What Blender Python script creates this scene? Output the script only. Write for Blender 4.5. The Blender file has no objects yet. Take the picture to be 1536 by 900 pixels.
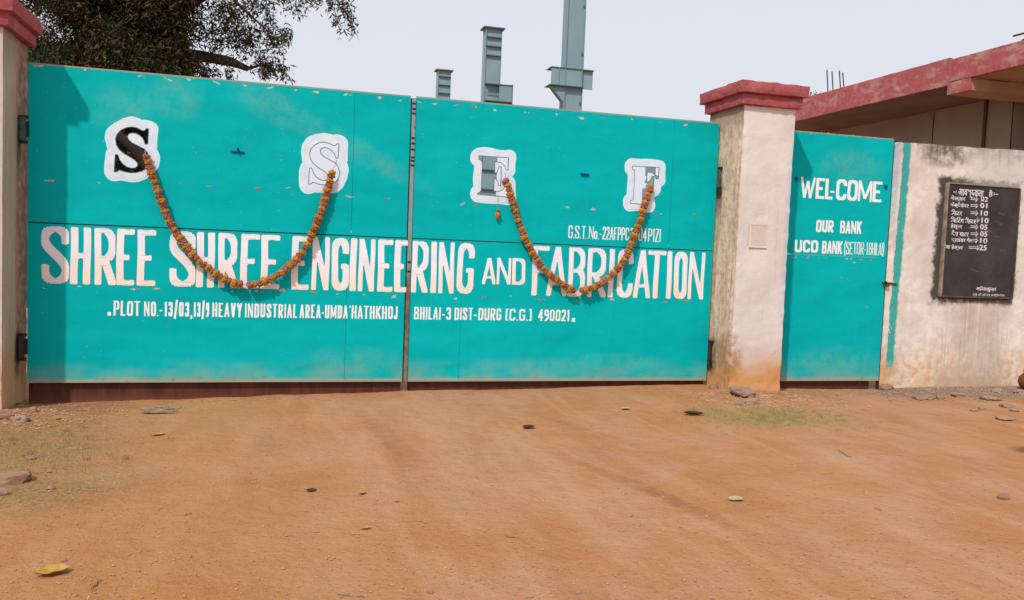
import bpy, bmesh, math, random
import numpy as np
from mathutils import Vector, Matrix, noise as mnoise

random.seed(7)
RNG = np.random.default_rng(7)
sc = bpy.context.scene
COL = sc.collection
rad = math.radians

# ---------------------------------------------------------------- camera, sky, sun, exposure
CAM = np.array([2.4037, -9.2011, 1.6261]); FPX = 1257.66
YAW, PITCH, ROLL = .27, -.0585, .0393
_f = np.array([math.sin(YAW)*math.cos(PITCH), math.cos(YAW)*math.cos(PITCH), math.sin(PITCH)])
_r = np.cross(_f, [0, 0, 1]); _r /= np.linalg.norm(_r); _u = np.cross(_r, _f)
CR = math.cos(ROLL)*_r + math.sin(ROLL)*_u
CU = -math.sin(ROLL)*_r + math.cos(ROLL)*_u
cam_d = bpy.data.cameras.new('camera'); cam = bpy.data.objects.new('camera', cam_d); COL.objects.link(cam)
cam_d.sensor_width = 36; cam_d.lens = 36*FPX/1536; cam_d.clip_end = 3000; cam_d.clip_start = .05
cam.matrix_world = Matrix(((CR[0], CU[0], -_f[0], CAM[0]), (CR[1], CU[1], -_f[1], CAM[1]),
                           (CR[2], CU[2], -_f[2], CAM[2]), (0, 0, 0, 1)))
sc.camera = cam
SUN = Vector((.52, .60, -.88)).normalized()
w = bpy.data.worlds.new('World'); sc.world = w; w.use_nodes = True
nt = w.node_tree; nt.nodes.clear()
out = nt.nodes.new('ShaderNodeOutputWorld'); bg = nt.nodes.new('ShaderNodeBackground')
sky = nt.nodes.new('ShaderNodeTexSky'); sky.sky_type = 'NISHITA'; sky.sun_disc = False
sky.sun_elevation = math.asin(-SUN.z); sky.sun_rotation = math.atan2(-SUN.x, -SUN.y)
sky.air_density = 1.3; sky.dust_density = 4; sky.ozone_density = 1.2
mx = nt.nodes.new('ShaderNodeMix'); mx.data_type = 'RGBA'; mx.inputs[0].default_value = .86
mx.inputs[7].default_value = (8.25, 8.45, 9.2, 1)        # pale midday haze over the clear sky
nt.links.new(sky.outputs[0], mx.inputs[6]); nt.links.new(mx.outputs[2], bg.inputs[0])
bg.inputs[1].default_value = .1
nt.links.new(bg.outputs[0], out.inputs[0])
sl = bpy.data.lights.new('sun', 'SUN'); sl.energy = 3.0; sl.angle = rad(1.6); sl.color = (1, .94, .85)
so = bpy.data.objects.new('sun', sl); COL.objects.link(so); so.rotation_euler = SUN.to_track_quat('-Z', 'Y').to_euler()
so.location = (-8, -12, 20)
sc.view_settings.view_transform = 'Standard'; sc.view_settings.look = 'None'
sc.view_settings.exposure = 0.0; sc.view_settings.gamma = 1

# ---------------------------------------------------------------- placing helpers
def ray(px, py): return _f + (px-768)/FPX*CR - (py-450)/FPX*CU
def atY(px, py, y=0.):
    d = ray(px, py); return CAM + d*(y-CAM[1])/d[1]
def atX(px, py, x):
    d = ray(px, py); return CAM + d*(x-CAM[0])/d[0]
def atZ(px, py, z=0.):
    d = ray(px, py); return CAM + d*(z-CAM[2])/d[2]

def nz(x, y, z=0, s=1.): return mnoise.noise(Vector((x*s, y*s, z*s)))
KX = [-30, -3, 0, 3.7, 5.2, 7.4, 8.5, 9.9, 10.3, 12.3, 16, 40]
KZ = [-.12, -.12, -.09, .015, .04, .08, .03, .0, .025, .05, .05, .0]
def gz(x, y):
    z = float(np.interp(x, KX, KZ))
    f = min(1, max(0, -y/6)); z = z*(1-f*.7)
    z += .05*math.exp(-((x-7.75)**2/.35+(y+.62)**2/.12))          # soil heaped at the pillar foot
    z += .045*math.exp(-((x+.1)**2/.5+(y+.62)**2/.2))
    z += .012*nz(x, y, 3, .8)+.007*nz(x, y, 9, 3.1)
    return z
def ground_at(px, py):
    z = 0.
    for _ in range(4):
        p = atZ(px, py, z); z = gz(p[0], p[1])
    return Vector((p[0], p[1], z))

# ---------------------------------------------------------------- node helper
class NT:
    def __init__(s, name):
        s.mt = bpy.data.materials.new(name); s.mt.use_nodes = True
        s.t = s.mt.node_tree; s.t.nodes.clear()
        s.out = s.t.nodes.new('ShaderNodeOutputMaterial'); s.b = s.t.nodes.new('ShaderNodeBsdfPrincipled')
        s.t.links.new(s.b.outputs[0], s.out.inputs[0]); s._pos = None; s._n = {}
    def n(s, k): return s.t.nodes.new('ShaderNode'+k)
    def set(s, sock, v):
        if isinstance(v, bpy.types.NodeSocket): s.t.links.new(v, sock)
        elif isinstance(v, tuple) and len(v) == 3 and sock.type == 'RGBA': sock.default_value = (*v, 1)
        else: sock.default_value = v
    def pos(s):
        if s._pos is None:
            g = s.n('NewGeometry'); x = s.n('SeparateXYZ'); s.t.links.new(g.outputs['Position'], x.inputs[0])
            nx = s.n('SeparateXYZ'); s.t.links.new(g.outputs['Normal'], nx.inputs[0])
            s._pos = (g.outputs['Position'], x.outputs[0], x.outputs[1], x.outputs[2]); s.nrm = nx.outputs
        return s._pos
    def obj(s):
        g = s.n('TexCoord'); return g.outputs['Object']
    def m(s, op, a, b=0., c=0.):
        n = s.n('Math'); n.operation = op; s.set(n.inputs[0], a); s.set(n.inputs[1], b); s.set(n.inputs[2], c); return n.outputs[0]
    def scale(s, v, sx, sy, sz):
        n = s.n('VectorMath'); n.operation = 'MULTIPLY'; s.set(n.inputs[0], v); n.inputs[1].default_value = (sx, sy, sz); return n.outputs[0]
    def noise(s, v, sca, det=4, rough=.55, dist=0.):
        n = s.n('TexNoise'); s.set(n.inputs['Vector'], v); n.inputs['Scale'].default_value = sca
        n.inputs['Detail'].default_value = det; n.inputs['Roughness'].default_value = rough
        n.inputs['Distortion'].default_value = dist; return n.outputs[0]
    def vor(s, v, sca):
        n = s.n('TexVoronoi'); s.set(n.inputs['Vector'], v); n.inputs['Scale'].default_value = sca; return n.outputs
    def ss(s, v, a, b, lo=0., hi=1.):
        n = s.n('MapRange'); n.interpolation_type = 'SMOOTHSTEP'; s.set(n.inputs[0], v)
        n.inputs[1].default_value = a; n.inputs[2].default_value = b; n.inputs[3].default_value = lo; n.inputs[4].default_value = hi
        return n.outputs[0]
    def mix(s, f, a, b):
        n = s.n('Mix'); n.data_type = 'RGBA'; s.set(n.inputs[0], f); s.set(n.inputs[6], a); s.set(n.inputs[7], b); return n.outputs[2]
    def mul(s, *a):
        r = a[0]
        for b in a[1:]: r = s.m('MULTIPLY', r, b)
        return r
    def box(s, x, x0, x1, e):
        return s.mul(s.ss(x, x0-e, x0+e), s.ss(x, x1-e, x1+e, 1., 0.))
    def blob(s, a, ca, ra, b, cb, rb, ang=0.):
        da = s.m('SUBTRACT', a, ca); db = s.m('SUBTRACT', b, cb)
        if ang:
            c, q = math.cos(ang), math.sin(ang)
            da, db = s.m('ADD', s.m('MULTIPLY', da, c), s.m('MULTIPLY', db, q)), s.m('SUBTRACT', s.m('MULTIPLY', db, c), s.m('MULTIPLY', da, q))
        da = s.m('DIVIDE', da, ra); db = s.m('DIVIDE', db, rb)
        r = s.m('ADD', s.m('MULTIPLY', da, da), s.m('MULTIPLY', db, db))
        return s.ss(r, 0., 1., 1., 0.)
    def bump(s, h, st, d=.01):
        n = s.n('Bump'); s.set(n.inputs['Height'], h); n.inputs['Strength'].default_value = st; n.inputs['Distance'].default_value = d
        s.t.links.new(n.outputs[0], s.b.inputs['Normal']); return n
    def fin(s, col, rough=.8, metal=0., spec=.3):
        s.set(s.b.inputs['Base Color'], col); s.set(s.b.inputs['Roughness'], rough); s.set(s.b.inputs['Metallic'], metal)
        s.b.inputs['Specular IOR Level'].default_value = spec; return s.mt

def simple(name, c1, c2=None, sca=6, rough=.7, spec=.3, bump=.2, bd=.004, metal=0., objc=False):
    g = NT(name); v = g.obj() if objc else g.pos()[0]
    f = g.noise(v, sca, 5, .6)
    c = g.mix(g.ss(f, .3, .7), c1, c2 or tuple(x*.75 for x in c1))
    if bump: g.bump(g.noise(v, sca*6, 4, .6), bump, bd)
    return g.fin(c, rough, metal, spec)

# ---------------------------------------------------------------- materials
def mat_gate(door=False):
    g = NT('teal_paint_door' if door else 'teal_paint')
    P, x, y, z = g.pos()
    n1 = g.noise(P, .7, 3); n2 = g.noise(g.scale(P, 6, 1, .7), 2.0, 4, .6); n3 = g.noise(P, 22, 5, .65)
    c = g.mix(g.ss(n1, .3, .7), (.000, .405, .428), (.000, .443, .466))
    oi = g.n('ObjectInfo').outputs['Random']; c = g.mix(g.mul(oi, .22), c, (.000, .355, .375))
    c = g.mix(g.mul(g.ss(n2, .5, .8), .35), c, (.000, .350, .365))
    fade = g.blob(x, 3.0, 1.3, z, 2.70, .16, -.42)                         # rubbed faded band across the upper sheets
    for (cx, cz, rx, rz, a) in ((.85, 2.92, .38, .28, .3), (1.35, 3.05, .3, .3, 0), (2.3, 3.02, .6, .2, -.4), (6.2, .33, .9, .16, 0), (5.3, .3, 1.1, .14, 0),
                                (9.3, .32, .9, .3, 0), (3.2, .35, .7, .2, 0), (1.4, .2, 2.0, .1, 0), (9.35, 2.85, .6, .3, 0)):
        fade = g.m('MAXIMUM', fade, g.blob(x, cx, rx, z, cz, rz, a))
    fade = g.mul(fade, g.ss(n3, .15, .75), g.ss(g.noise(P, 5, 5, .65), .30, .66))
    c = g.mix(g.mul(fade, .5), c, (.17, .41, .37))
    dust = g.mul(g.ss(z, .15, .42, 1., 0.), g.ss(g.noise(g.scale(P, 1, 1, 2), 2.2, 4), .36, .68))
    c = g.mix(g.mul(dust, .5), c, (.30, .36, .27))
    c = g.mix(g.mul(g.ss(z, .15, .19, 1., 0.), .7), c, (.38, .34, .22))
    speck = g.ss(g.noise(P, 75, 2, .5), .735, .76)
    c = g.mix(g.mul(speck, .6), c, (.5, .55, .5))
    run = g.mul(g.ss(g.noise(g.scale(P, 26, 1, .8), 1.2, 4, .6), .64, .74), g.ss(g.noise(P, 1.7, 3), .5, .7), g.ss(z, 1.15, .75))
    c = g.mix(g.mul(run, .35), c, (.16, .30, .24))
    lowrust = g.mul(g.ss(z, .15, .24, 1., 0.), g.ss(g.noise(P, 12, 5, .7), .55, .66)); c = g.mix(g.mul(lowrust, .6), c, (.20, .11, .05))
    soot = g.mul(g.ss(g.noise(P, 2.6, 6, .72), .60, .78), .30); c = g.mix(soot, c, (.02, .27, .27))
    st = g.ss(g.noise(g.scale(P, 14, 1, .5), 2.5, 3), .62, .8)
    c = g.mix(g.mul(st, .22), c, (.05, .30, .27))
    g.bump(g.m('ADD', g.mul(g.noise(g.scale(P, 1, 1, 1.4), 1.7, 2, .4), 1.6), g.mul(n3, .02)), .45, .05)
    return g.fin(c, g.ss(n3, .3, .7, .55, .75), 0, .06)
M = {}
M['gate'] = mat_gate(); M['door'] = mat_gate(True)
def mat_letter():
    g = NT('white_sign_paint'); P, x, y, z = g.pos()
    n = g.noise(g.scale(P, 3, 1, 1.2), 2.3, 4, .6); f = g.mul(g.ss(z, 1.15, 1.50, 1., 0.), g.ss(z, 1.10, 1.14), g.ss(n, .28, .60), g.ss(x, 8, 8.2, 1., 0.))
    c = g.mix(g.ss(g.noise(P, 5, 3), .3, .7), (.86, .85, .90), (.76, .78, .87))
    c = g.mix(g.mul(f, .8), c, (.88, .70, .54))
    rust = g.mul(g.ss(g.noise(g.scale(P, 16, 1, 1.0), 1.4, 4, .7), .60, .74), g.ss(z, 1.1, 1.13), g.ss(z, 1.75, 1.3))
    c = g.mix(g.mul(rust, .55), c, (.68, .40, .17))
    wear = g.ss(g.noise(P, 34, 4, .7), .66, .72)
    c = g.mix(g.mul(wear, .5), c, (.12, .46, .44))
    return g.fin(c, .6, 0, .3)
M['letter'] = mat_letter()
def mat_halo():
    g = NT('white_halo_paint'); P, x, y, z = g.pos()
    c = g.mix(g.ss(g.noise(P, 9, 4), .35, .65), (.70, .78, .90), (.58, .70, .83))
    c = g.mix(g.mul(g.ss(g.noise(g.scale(P, 1, 1, 1), 26, 3, .6), .55, .72), .4), c, (.50, .68, .74))
    return g.fin(c, .6, 0, .3)
M['halo'] = mat_halo(); M['rim'] = simple('pale_rim_paint', (.56, .80, .88), (.62, .82, .88), 8, .6, bump=0)
M['white'] = simple('white_paint', (.86, .87, .90), (.76, .82, .84), 14, .6, bump=0)
M['cut'] = simple('shaded_cut_edge', (.075, .115, .12), (.12, .16, .16), 20, .7, bump=0); M['cut_green'] = simple('green_cut_edge', (.03, .13, .10), (.02, .07, .05), 20, .7, bump=0)  # first colour paints the sheet edge together with its shading
g = NT('rusty_kick_board'); P, x, y, z = g.pos()
c = g.mix(g.ss(g.noise(g.scale(P, 4, 1, 1), 2.2, 5, .65), .3, .7), (.055, .014, .010), (.105, .030, .019))
c = g.mix(g.mul(g.ss(g.noise(g.scale(P, 9, 1, 1.5), 3, 5, .6), .55, .75), .3), c, (.18, .075, .04))
c = g.mix(g.mul(g.ss(z, -.1, .05, 1., 0.), .35), c, (.24, .11, .055))
g.bump(g.noise(P, 30, 5), .4, .004); M['rust'] = g.fin(c, .75, 0, .3)
M['edge'] = simple('worn_edge_steel', (.30, .33, .26), (.36, .28, .20), 9, .7, bump=.3)
M['flake'] = simple('bare_primer_flake', (.58, .58, .52), (.40, .35, .27), 40, .8, bump=.4)
M['flake_d'] = simple('rusty_flake', (.33, .27, .18), (.22, .13, .07), 40, .8, bump=.4)
M['dark'] = simple('dark_gap', (.02, .02, .02), (.03, .02, .015), 10, .9)
g = NT('meeting_bar_steel'); P, x, y, z = g.pos()
c = g.mix(g.ss(g.noise(P, 9, 4), .3, .7), (.20, .28, .31), (.24, .32, .35))
lo = g.ss(g.m('ADD', z, g.mul(g.noise(P, 8, 3), .3)), 1.35, 1.65, 1., 0.)
c = g.mix(lo, c, g.mix(g.ss(g.noise(P, 14, 4), .35, .65), (.24, .17, .11), (.13, .085, .055)))
c = g.mix(g.ss(g.noise(P, 25, 4, .7), .6, .7), c, (.10, .07, .05)); M['bar'] = g.fin(c, .6, 0, .3)
M['blue'] = simple('dark_blue_enamel', (.01, .06, .16), None, 8, .5)
M['hinge'] = simple('old_green_hinge', (.02, .13, .12), (.05, .045, .035), 18, .6, bump=.5)
M['hinge_dark'] = simple('greasy_black_hinge', (.012, .014, .014), (.03, .025, .02), 18, .5, bump=.5)
M['iron'] = simple('rusty_iron', (.06, .035, .025), (.11, .06, .04), 20, .7, bump=.5)
M['column'] = None
g = NT('grey_blue_steel'); P, x, y, z = g.pos()
c = g.mix(g.ss(g.noise(g.scale(P, 1, 1, .4), 1.6, 4), .35, .7), (.205, .315, .365), (.25, .37, .415))
c = g.mix(g.mul(g.ss(g.noise(P, 14, 4), .58, .75), .25), c, (.30, .34, .33)); g.bump(g.noise(P, 3, 2), .15, .01)
M['column'] = g.fin(c, .65, 0, .25)
M['column_dark'] = simple('grey_steel_edge', (.13, .19, .21), None, 4, .6)
M['primer'] = simple('red_primer', (.28, .07, .04), (.2, .05, .03), 8, .7)

def mat_white(kind):
    g = NT('whitewash_'+kind); P, x, y, z = g.pos(); nx = g.nrm[0]
    n1 = g.noise(P, 1.6, 5, .6); n2 = g.noise(P, 9, 5, .65); nv = g.noise(g.scale(P, 9, 9, .8), 1.5, 5, .65)
    c = g.mix(g.ss(n1, .3, .7), (.70, .645, .62), (.60, .54, .51))
    c = g.mix(g.mul(g.ss(n2, .45, .75), .5), c, (.74, .68, .67))
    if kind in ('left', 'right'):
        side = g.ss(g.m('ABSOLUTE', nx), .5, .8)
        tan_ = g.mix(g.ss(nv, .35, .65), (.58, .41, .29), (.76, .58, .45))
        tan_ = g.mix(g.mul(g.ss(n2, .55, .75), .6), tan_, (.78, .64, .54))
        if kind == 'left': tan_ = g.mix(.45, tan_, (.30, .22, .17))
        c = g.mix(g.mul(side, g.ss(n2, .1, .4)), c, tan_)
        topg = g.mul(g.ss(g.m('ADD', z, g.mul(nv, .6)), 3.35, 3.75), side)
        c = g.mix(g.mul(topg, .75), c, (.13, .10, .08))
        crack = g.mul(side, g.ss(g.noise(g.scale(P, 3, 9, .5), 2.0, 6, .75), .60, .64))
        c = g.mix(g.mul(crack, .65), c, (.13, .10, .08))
    if kind == 'left':
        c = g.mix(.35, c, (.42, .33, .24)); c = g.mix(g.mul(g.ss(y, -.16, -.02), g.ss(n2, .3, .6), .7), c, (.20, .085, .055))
    bst = .6 if kind == 'left' else .95
    base = g.ss(g.m('ADD', z, g.mul(n1, .75)), .55, 1.15, 1., 0.)
    c = g.mix(g.mul(base, bst), c, g.mix(g.ss(n2, .35, .7), (.62, .30, .10), (.54, .23, .06)))
    low = g.ss(g.m('ADD', z, g.mul(n2, .3)), .22, .42, 1., 0.)
    c = g.mix(g.mul(low, .5, g.ss(n2, .4, .6)), c, (.70, .44, .25))
    if kind == 'right':
        br = g.mul(g.blob(x, 7.52, .16, z, .5, .33), g.ss(n2, .3, .6)); c = g.mix(g.mul(br, .75), c, (.32, .15, .06))
        bl = g.mul(g.ss(x, 8.08, 8.18), g.box(z, 1.2, 2.75, .35)); c = g.mix(g.mul(bl, .6), c, (.26, .48, .62))
        drp = g.mul(g.ss(g.noise(g.scale(P, 15, 15, .5), 1.5, 6, .75), .60, .68), g.ss(n1, .4, .6)); c = g.mix(g.mul(drp, .35), c, (.36, .28, .22)); ed = g.mul(g.ss(x, 7.515, 7.480), g.ss(g.noise(P, 12, 4, .7), .45, .6)); c = g.mix(g.mul(ed, .5), c, (.28, .21, .15))
    if kind != 'wall':
        vs_ = g.mul(g.ss(g.noise(g.scale(P, 12, 12, .55), 1.5, 6, .75), .57, .66), g.ss(g.m('ABSOLUTE', nx), .3, .8)); c = g.mix(g.mul(vs_, .5), c, (.24, .15, .10))
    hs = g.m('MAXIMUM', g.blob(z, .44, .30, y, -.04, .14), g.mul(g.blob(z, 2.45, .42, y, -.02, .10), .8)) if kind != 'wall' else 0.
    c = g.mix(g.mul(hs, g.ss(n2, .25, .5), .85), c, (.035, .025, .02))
    chip = g.mul(g.ss(g.noise(P, 7, 6, .75), .66, .69), g.ss(z, 1.6, .3)); c = g.mix(g.mul(chip, .6), c, (.36, .25, .17))
    pit = g.ss(g.noise(P, 42, 3, .6), .70, .74); c = g.mix(g.mul(pit, .35), c, (.30, .25, .21))
    if kind == 'wall':
        c = g.mix(.20, c, (.66, .58, .46)); c = g.mix(g.mul(g.ss(n2, .35, .6), g.ss(g.noise(P, 1.1, 4), .42, .6), .6), c, (.84, .79, .72))
        c = g.mix(g.mul(g.ss(g.noise(P, 2.6, 5, .6), .42, .68), .38), c, (.46, .40, .32))
        top = g.mul(g.ss(g.m('ADD', z, g.mul(nv, .55)), 3.22, 3.55), g.ss(g.noise(P, 2.2, 5, .65), .36, .56))
        c = g.mix(g.mul(top, .85), c, (.10, .085, .07))
        sm = g.mul(g.blob(x, 10.78, .55, z, 3.1, .22), g.ss(n2, .35, .6)); c = g.mix(g.mul(sm, .8), c, (.08, .07, .06))
        # board's black paint smeared past its edge
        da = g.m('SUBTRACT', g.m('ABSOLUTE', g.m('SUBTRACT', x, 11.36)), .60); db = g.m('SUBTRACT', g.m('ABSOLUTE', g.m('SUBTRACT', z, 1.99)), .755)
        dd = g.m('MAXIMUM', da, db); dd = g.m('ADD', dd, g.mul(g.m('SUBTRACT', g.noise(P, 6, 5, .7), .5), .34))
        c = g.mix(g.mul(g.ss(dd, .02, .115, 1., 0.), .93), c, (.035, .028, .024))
        # drips under the board
        c = g.mix(g.mul(g.box(x, 10.85, 12.0, .15), g.ss(z, 1.25, 1.1), g.ss(n1, .3, .6), .55), c, (.42, .34, .27)); dr = g.noise(g.scale(P, 26, 1, .3), 1.6, 5, .7); reg = g.mul(g.box(x, 10.85, 12.0, .12), g.ss(z, 1.25, 1.1), g.ss(z, .2, .45))
        c = g.mix(g.mul(reg, g.ss(dr, .56, .66), .6), c, (.27, .21, .15))
        c = g.mix(g.mul(reg, g.ss(dr, .44, .36), .75), c, (.78, .73, .68))
        wd = g.mul(g.blob(x, 11.75, .8, z, 2.9, .7), .5); c = g.mix(wd, c, (.54, .51, .50))
        # painted stripe beside the small gate
        wob = g.mul(g.m('SUBTRACT', g.noise(g.scale(P, 1, 1, 1), 9, 6, .75), .5), .10)
        xs = g.m('ADD', x, wob); tw = g.m('ADD', g.mul(g.ss(z, .4, 3.2), .05), 10.055)
        a = g.ss(g.m('SUBTRACT', xs, tw), .095, .135, 1., 0.); b = g.ss(g.m('SUBTRACT', xs, tw), -.008, .006)
        st = g.mul(a, b, g.ss(g.m('ADD', z, g.mul(n2, .4)), .38, .62), g.ss(g.noise(g.scale(P, 1, 1, .5), 16, 5, .7), .70, .60))
        c = g.mix(g.mul(g.box(x, 9.9, 10.06, .02), g.ss(z, 1.8, 2.6), .6), c, (.30, .40, .52))
        c = g.mix(g.mul(st, .93), c, (.004, .34, .315))
    g.bump(g.m('ADD', n2, g.mul(n1, 2.)), .5, .012)
    return g.fin(c, .9, 0, .15)
for k in ('left', 'right', 'wall'): M['ww_'+k] = mat_white(k)
def mat_red(name, c1, c2, pale, amt, sc_=(1, 1, 1)):
    g = NT(name); P, x, y, z = g.pos(); v = g.scale(P, *sc_)
    n1 = g.noise(v, 3.0, 6, .7, .25); n2 = g.noise(P, 13, 5, .65)
    c = g.mix(g.ss(n2, .3, .7), c1, c2); c = g.mix(g.mul(g.ss(n1, .48, .66), amt), c, pale)
    c = g.mix(g.mul(g.ss(n2, .60, .74), .55), c, (.12, .05, .04)); c = g.mix(g.mul(g.ss(g.noise(g.scale(P, 9, 9, .8), 1.6, 5, .7), .58, .70), .4), c, (.16, .07, .06)); c = g.mix(g.mul(g.ss(g.noise(P, 5, 6, .75), .60, .66), .55), c, (.55, .36, .32))
    g.bump(n2, .4, .006); return g.fin(c, .85, 0, .2)
M['cap'] = mat_red('red_cap_paint', (.30, .060, .070), (.38, .095, .105), (.44, .19, .17), .45)
M['fascia'] = mat_red('faded_red_fascia', (.33, .075, .085), (.41, .120, .125), (.46, .27, .23), .8, (1, .9, 1.8))
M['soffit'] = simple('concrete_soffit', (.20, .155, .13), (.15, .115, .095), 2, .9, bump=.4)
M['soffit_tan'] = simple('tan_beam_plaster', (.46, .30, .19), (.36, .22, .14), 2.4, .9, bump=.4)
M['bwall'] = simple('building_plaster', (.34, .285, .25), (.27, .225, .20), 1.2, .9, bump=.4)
M['concrete'] = simple('concrete_roof', (.32, .30, .27), None, 2, .9, bump=.4)

def mat_ground():
    g = NT('red_dirt'); P, x, y, z = g.pos()
    n0 = g.noise(P, .35, 4, .5); n1 = g.noise(P, 1.4, 6, .6, .4); n2 = g.noise(P, 7, 6, .65); n3 = g.noise(P, 45, 5, .7); n4 = g.noise(P, 160, 3, .7)
    c = g.mix(g.ss(n0, .35, .65), (.435, .200, .080), (.455, .224, .118))
    c = g.mix(g.mul(g.ss(n1, .42, .68), .55), c, (.475, .255, .150))
    c = g.mix(g.mul(g.ss(n1, .52, .36), .45), c, (.41, .175, .060))
    c = g.mix(g.mul(g.ss(n2, .5, .75), .35), c, (.255, .125, .062))
    c = g.mix(g.mul(g.ss(n3, .52, .72), .38), c, (.22, .105, .055))
    c = g.mix(g.mul(g.ss(n3, .42, .28), .35), c, (.44, .27, .16))
    c = g.mix(g.mul(g.ss(n4, .60, .72), .35), c, (.42, .30, .20))
    c = g.mix(g.mul(g.ss(n4, .40, .30), .35), c, (.13, .065, .035))
    lit = g.mul(g.ss(g.noise(P, 2.3, 5, .7), .54, .66), g.ss(g.noise(P, 70, 3, .6), .52, .64)); c = g.mix(g.mul(lit, .25), c, (.20, .10, .06))
    # tyre-smoothed sweeps
    tr = g.noise(g.scale(P, 2.2, .28, 1), 1.3, 4, .5, .8); c = g.mix(g.mul(g.ss(tr, .50, .66), .45), c, (.50, .28, .165)); c = g.mix(g.mul(g.ss(tr, .46, .34), .35), c, (.36, .165, .075))
    # dry grass margin at the left
    gl = g.m('MAXIMUM', g.blob(x, .3, 1.15, y, -2.0, 1.9), g.blob(x, .9, .9, y, -3.1, .9))
    och = g.mul(g.ss(x, 3.6, 1.6), g.ss(n1, .3, .6), .6); c = g.mix(och, c, (.40, .19, .068))
    c = g.mix(g.mul(gl, g.ss(n2, .28, .55), .95), c, g.mix(g.ss(n3, .38, .62), (.36, .22, .10), (.19, .115, .05)))
    gr = g.blob(x, 7.15, .95, y, -1.75, .75)
    c = g.mix(g.mul(gr, g.ss(n2, .3, .55), .8), c, g.mix(g.ss(n3, .35, .65), (.36, .24, .12), (.25, .20, .075)))
    gy = g.mul(g.m('MAXIMUM', g.blob(x, 11.8, 2.0, y, -.4, .85), g.blob(x, 10.6, 1.4, y, -.25, .5)), g.ss(n2, .25, .5))
    c = g.mix(g.mul(gy, .9), c, g.mix(g.ss(n3, .35, .65), (.26, .195, .15), (.19, .145, .115)))
    pt = g.mul(g.blob(x, 7.0, .40, y, -3.45, .17), g.ss(n2, .4, .6)); c = g.mix(g.mul(pt, .6), c, (.44, .31, .235))
    dk = g.blob(x, 9.0, .28, y, -3.25, .22); c = g.mix(g.mul(dk, .75), c, (.08, .045, .03))
    lf = g.mul(g.blob(x, .1, 1.2, y, -.35, .6), g.ss(n2, .3, .6)); c = g.mix(g.mul(lf, .7), c, (.17, .085, .05))
    for (xa, ya, xb, yb_, wd, am) in ((4.55, -2.9, 5.15, -5.0, .11, .32), (3.1, -.4, 3.6, -4.6, .13, .16), (4.6, -.6, 5.6, -3.6, .12, .14), (2.4, -1.0, 2.2, -4.4, .16, .14)):
        L_ = math.hypot(xb-xa, yb_-ya)/2; tk = g.blob(x, (xa+xb)/2, L_*1.1, y, (ya+yb_)/2, wd, math.atan2(yb_-ya, xb-xa))
        c = g.mix(g.mul(tk, g.ss(n2, .3, .6), am*2), c, (.26, .115, .055))
    pale = g.mul(g.ss(g.noise(P, .9, 3), .5, .66), g.ss(n2, .25, .6), .35); c = g.mix(pale, c, (.51, .285, .165))
    h = g.m('ADD', g.m('ADD', g.mul(n2, 1.8), g.mul(n3, .42)), g.mul(n4, .16))
    g.bump(h, .75, .03)
    return g.fin(c, .95, 0, .1)
M['ground'] = mat_ground()
M['stone'] = simple('grey_stone', (.34, .225, .16), (.22, .15, .11), 6, .9, bump=.6, bd=.01)
M['stone_red'] = simple('reddish_stone', (.32, .19, .13), (.22, .12, .08), 8, .9, bump=.6, bd=.01)
M['pebble'] = simple('pebble', (.47, .255, .145), (.34, .175, .095), 9, .9, bump=0)
M['pebble_w'] = simple('pale_pebble', (.55, .45, .36), (.42, .32, .24), 3, .9, bump=0)
M['straw'] = simple('dry_straw', (.46, .34, .14), (.32, .23, .09), 6, .8, bump=0)
M['grass'] = simple('short_grass', (.26, .225, .065), (.46, .35, .15), 14, .8, bump=0)
M['leaf_y'] = simple('yellow_dead_leaf', (.46, .29, .06), (.34, .18, .04), 25, .6, bump=.3)
M['leaf_p'] = simple('pale_green_leaf', (.36, .33, .17), (.44, .34, .2), 25, .6, bump=.3)
M['leaf_b'] = simple('brown_dead_leaf', (.07, .032, .018), (.045, .02, .012), 25, .6, bump=.3)
M['bark'] = simple('dry_bark', (.36, .26, .17), (.22, .14, .08), 14, .9, bump=.8, bd=.01)
M['trunk'] = simple('tree_bark', (.040, .026, .020), (.07, .045, .035), 6, .9, bump=.9, bd=.03)
def mat_leaf():
    g = NT('tree_leaf'); P, x, y, z = g.pos()
    n = g.noise(P, 1.3, 3); n2 = g.noise(P, 9, 2)
    c = g.mix(g.ss(n, .38, .62), (.025, .029, .009), (.046, .029, .011))
    c = g.mix(g.mul(g.ss(n2, .5, .7), .7), c, (.125, .105, .024))
    c = g.mix(g.mul(g.ss(n2, .4, .25), .6), c, (.016, .02, .01))
    return g.fin(c, .55, 0, .25)
M['leaf'] = mat_leaf()
M['net'] = simple('teal_shade_net', (.01, .26, .22), (.01, .17, .15), 5, .8)
M['marigold'] = simple('marigold_petals', (.52, .28, .018), (.28, .10, .008), 60, .8, bump=.5, objc=True)
M['marigold_d'] = simple('orange_marigold_petals', (.40, .15, .010), (.56, .29, .02), 60, .8, bump=.5, objc=True)
M['pink'] = simple('pink_petals', (.24, .035, .045), (.46, .21, .18), 75, .8, bump=.5, objc=True)
M['pink_d'] = simple('dull_rose_petals', (.19, .022, .03), (.40, .15, .11), 75, .8, bump=.5, objc=True)
M['stem'] = simple('dark_sepals', (.03, .025, .012), (.10, .03, .02), 30, .8)
M['thread'] = simple('garland_thread', (.42, .38, .28), None, 20, .9, bump=0)
g = NT('blackboard_slate'); P, x, y, z = g.pos()
c = g.mix(g.ss(g.noise(P, 2.4, 5, .6), .3, .7), (.026, .023, .026), (.050, .044, .047))
sm = g.mul(g.ss(g.noise(g.scale(P, 1.2, 1, 4), 2.2, 5, .7, 1.5), .56, .70), g.box(x, 11.1, 11.9, .15), g.box(z, 1.5, 2.6, .2))
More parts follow.
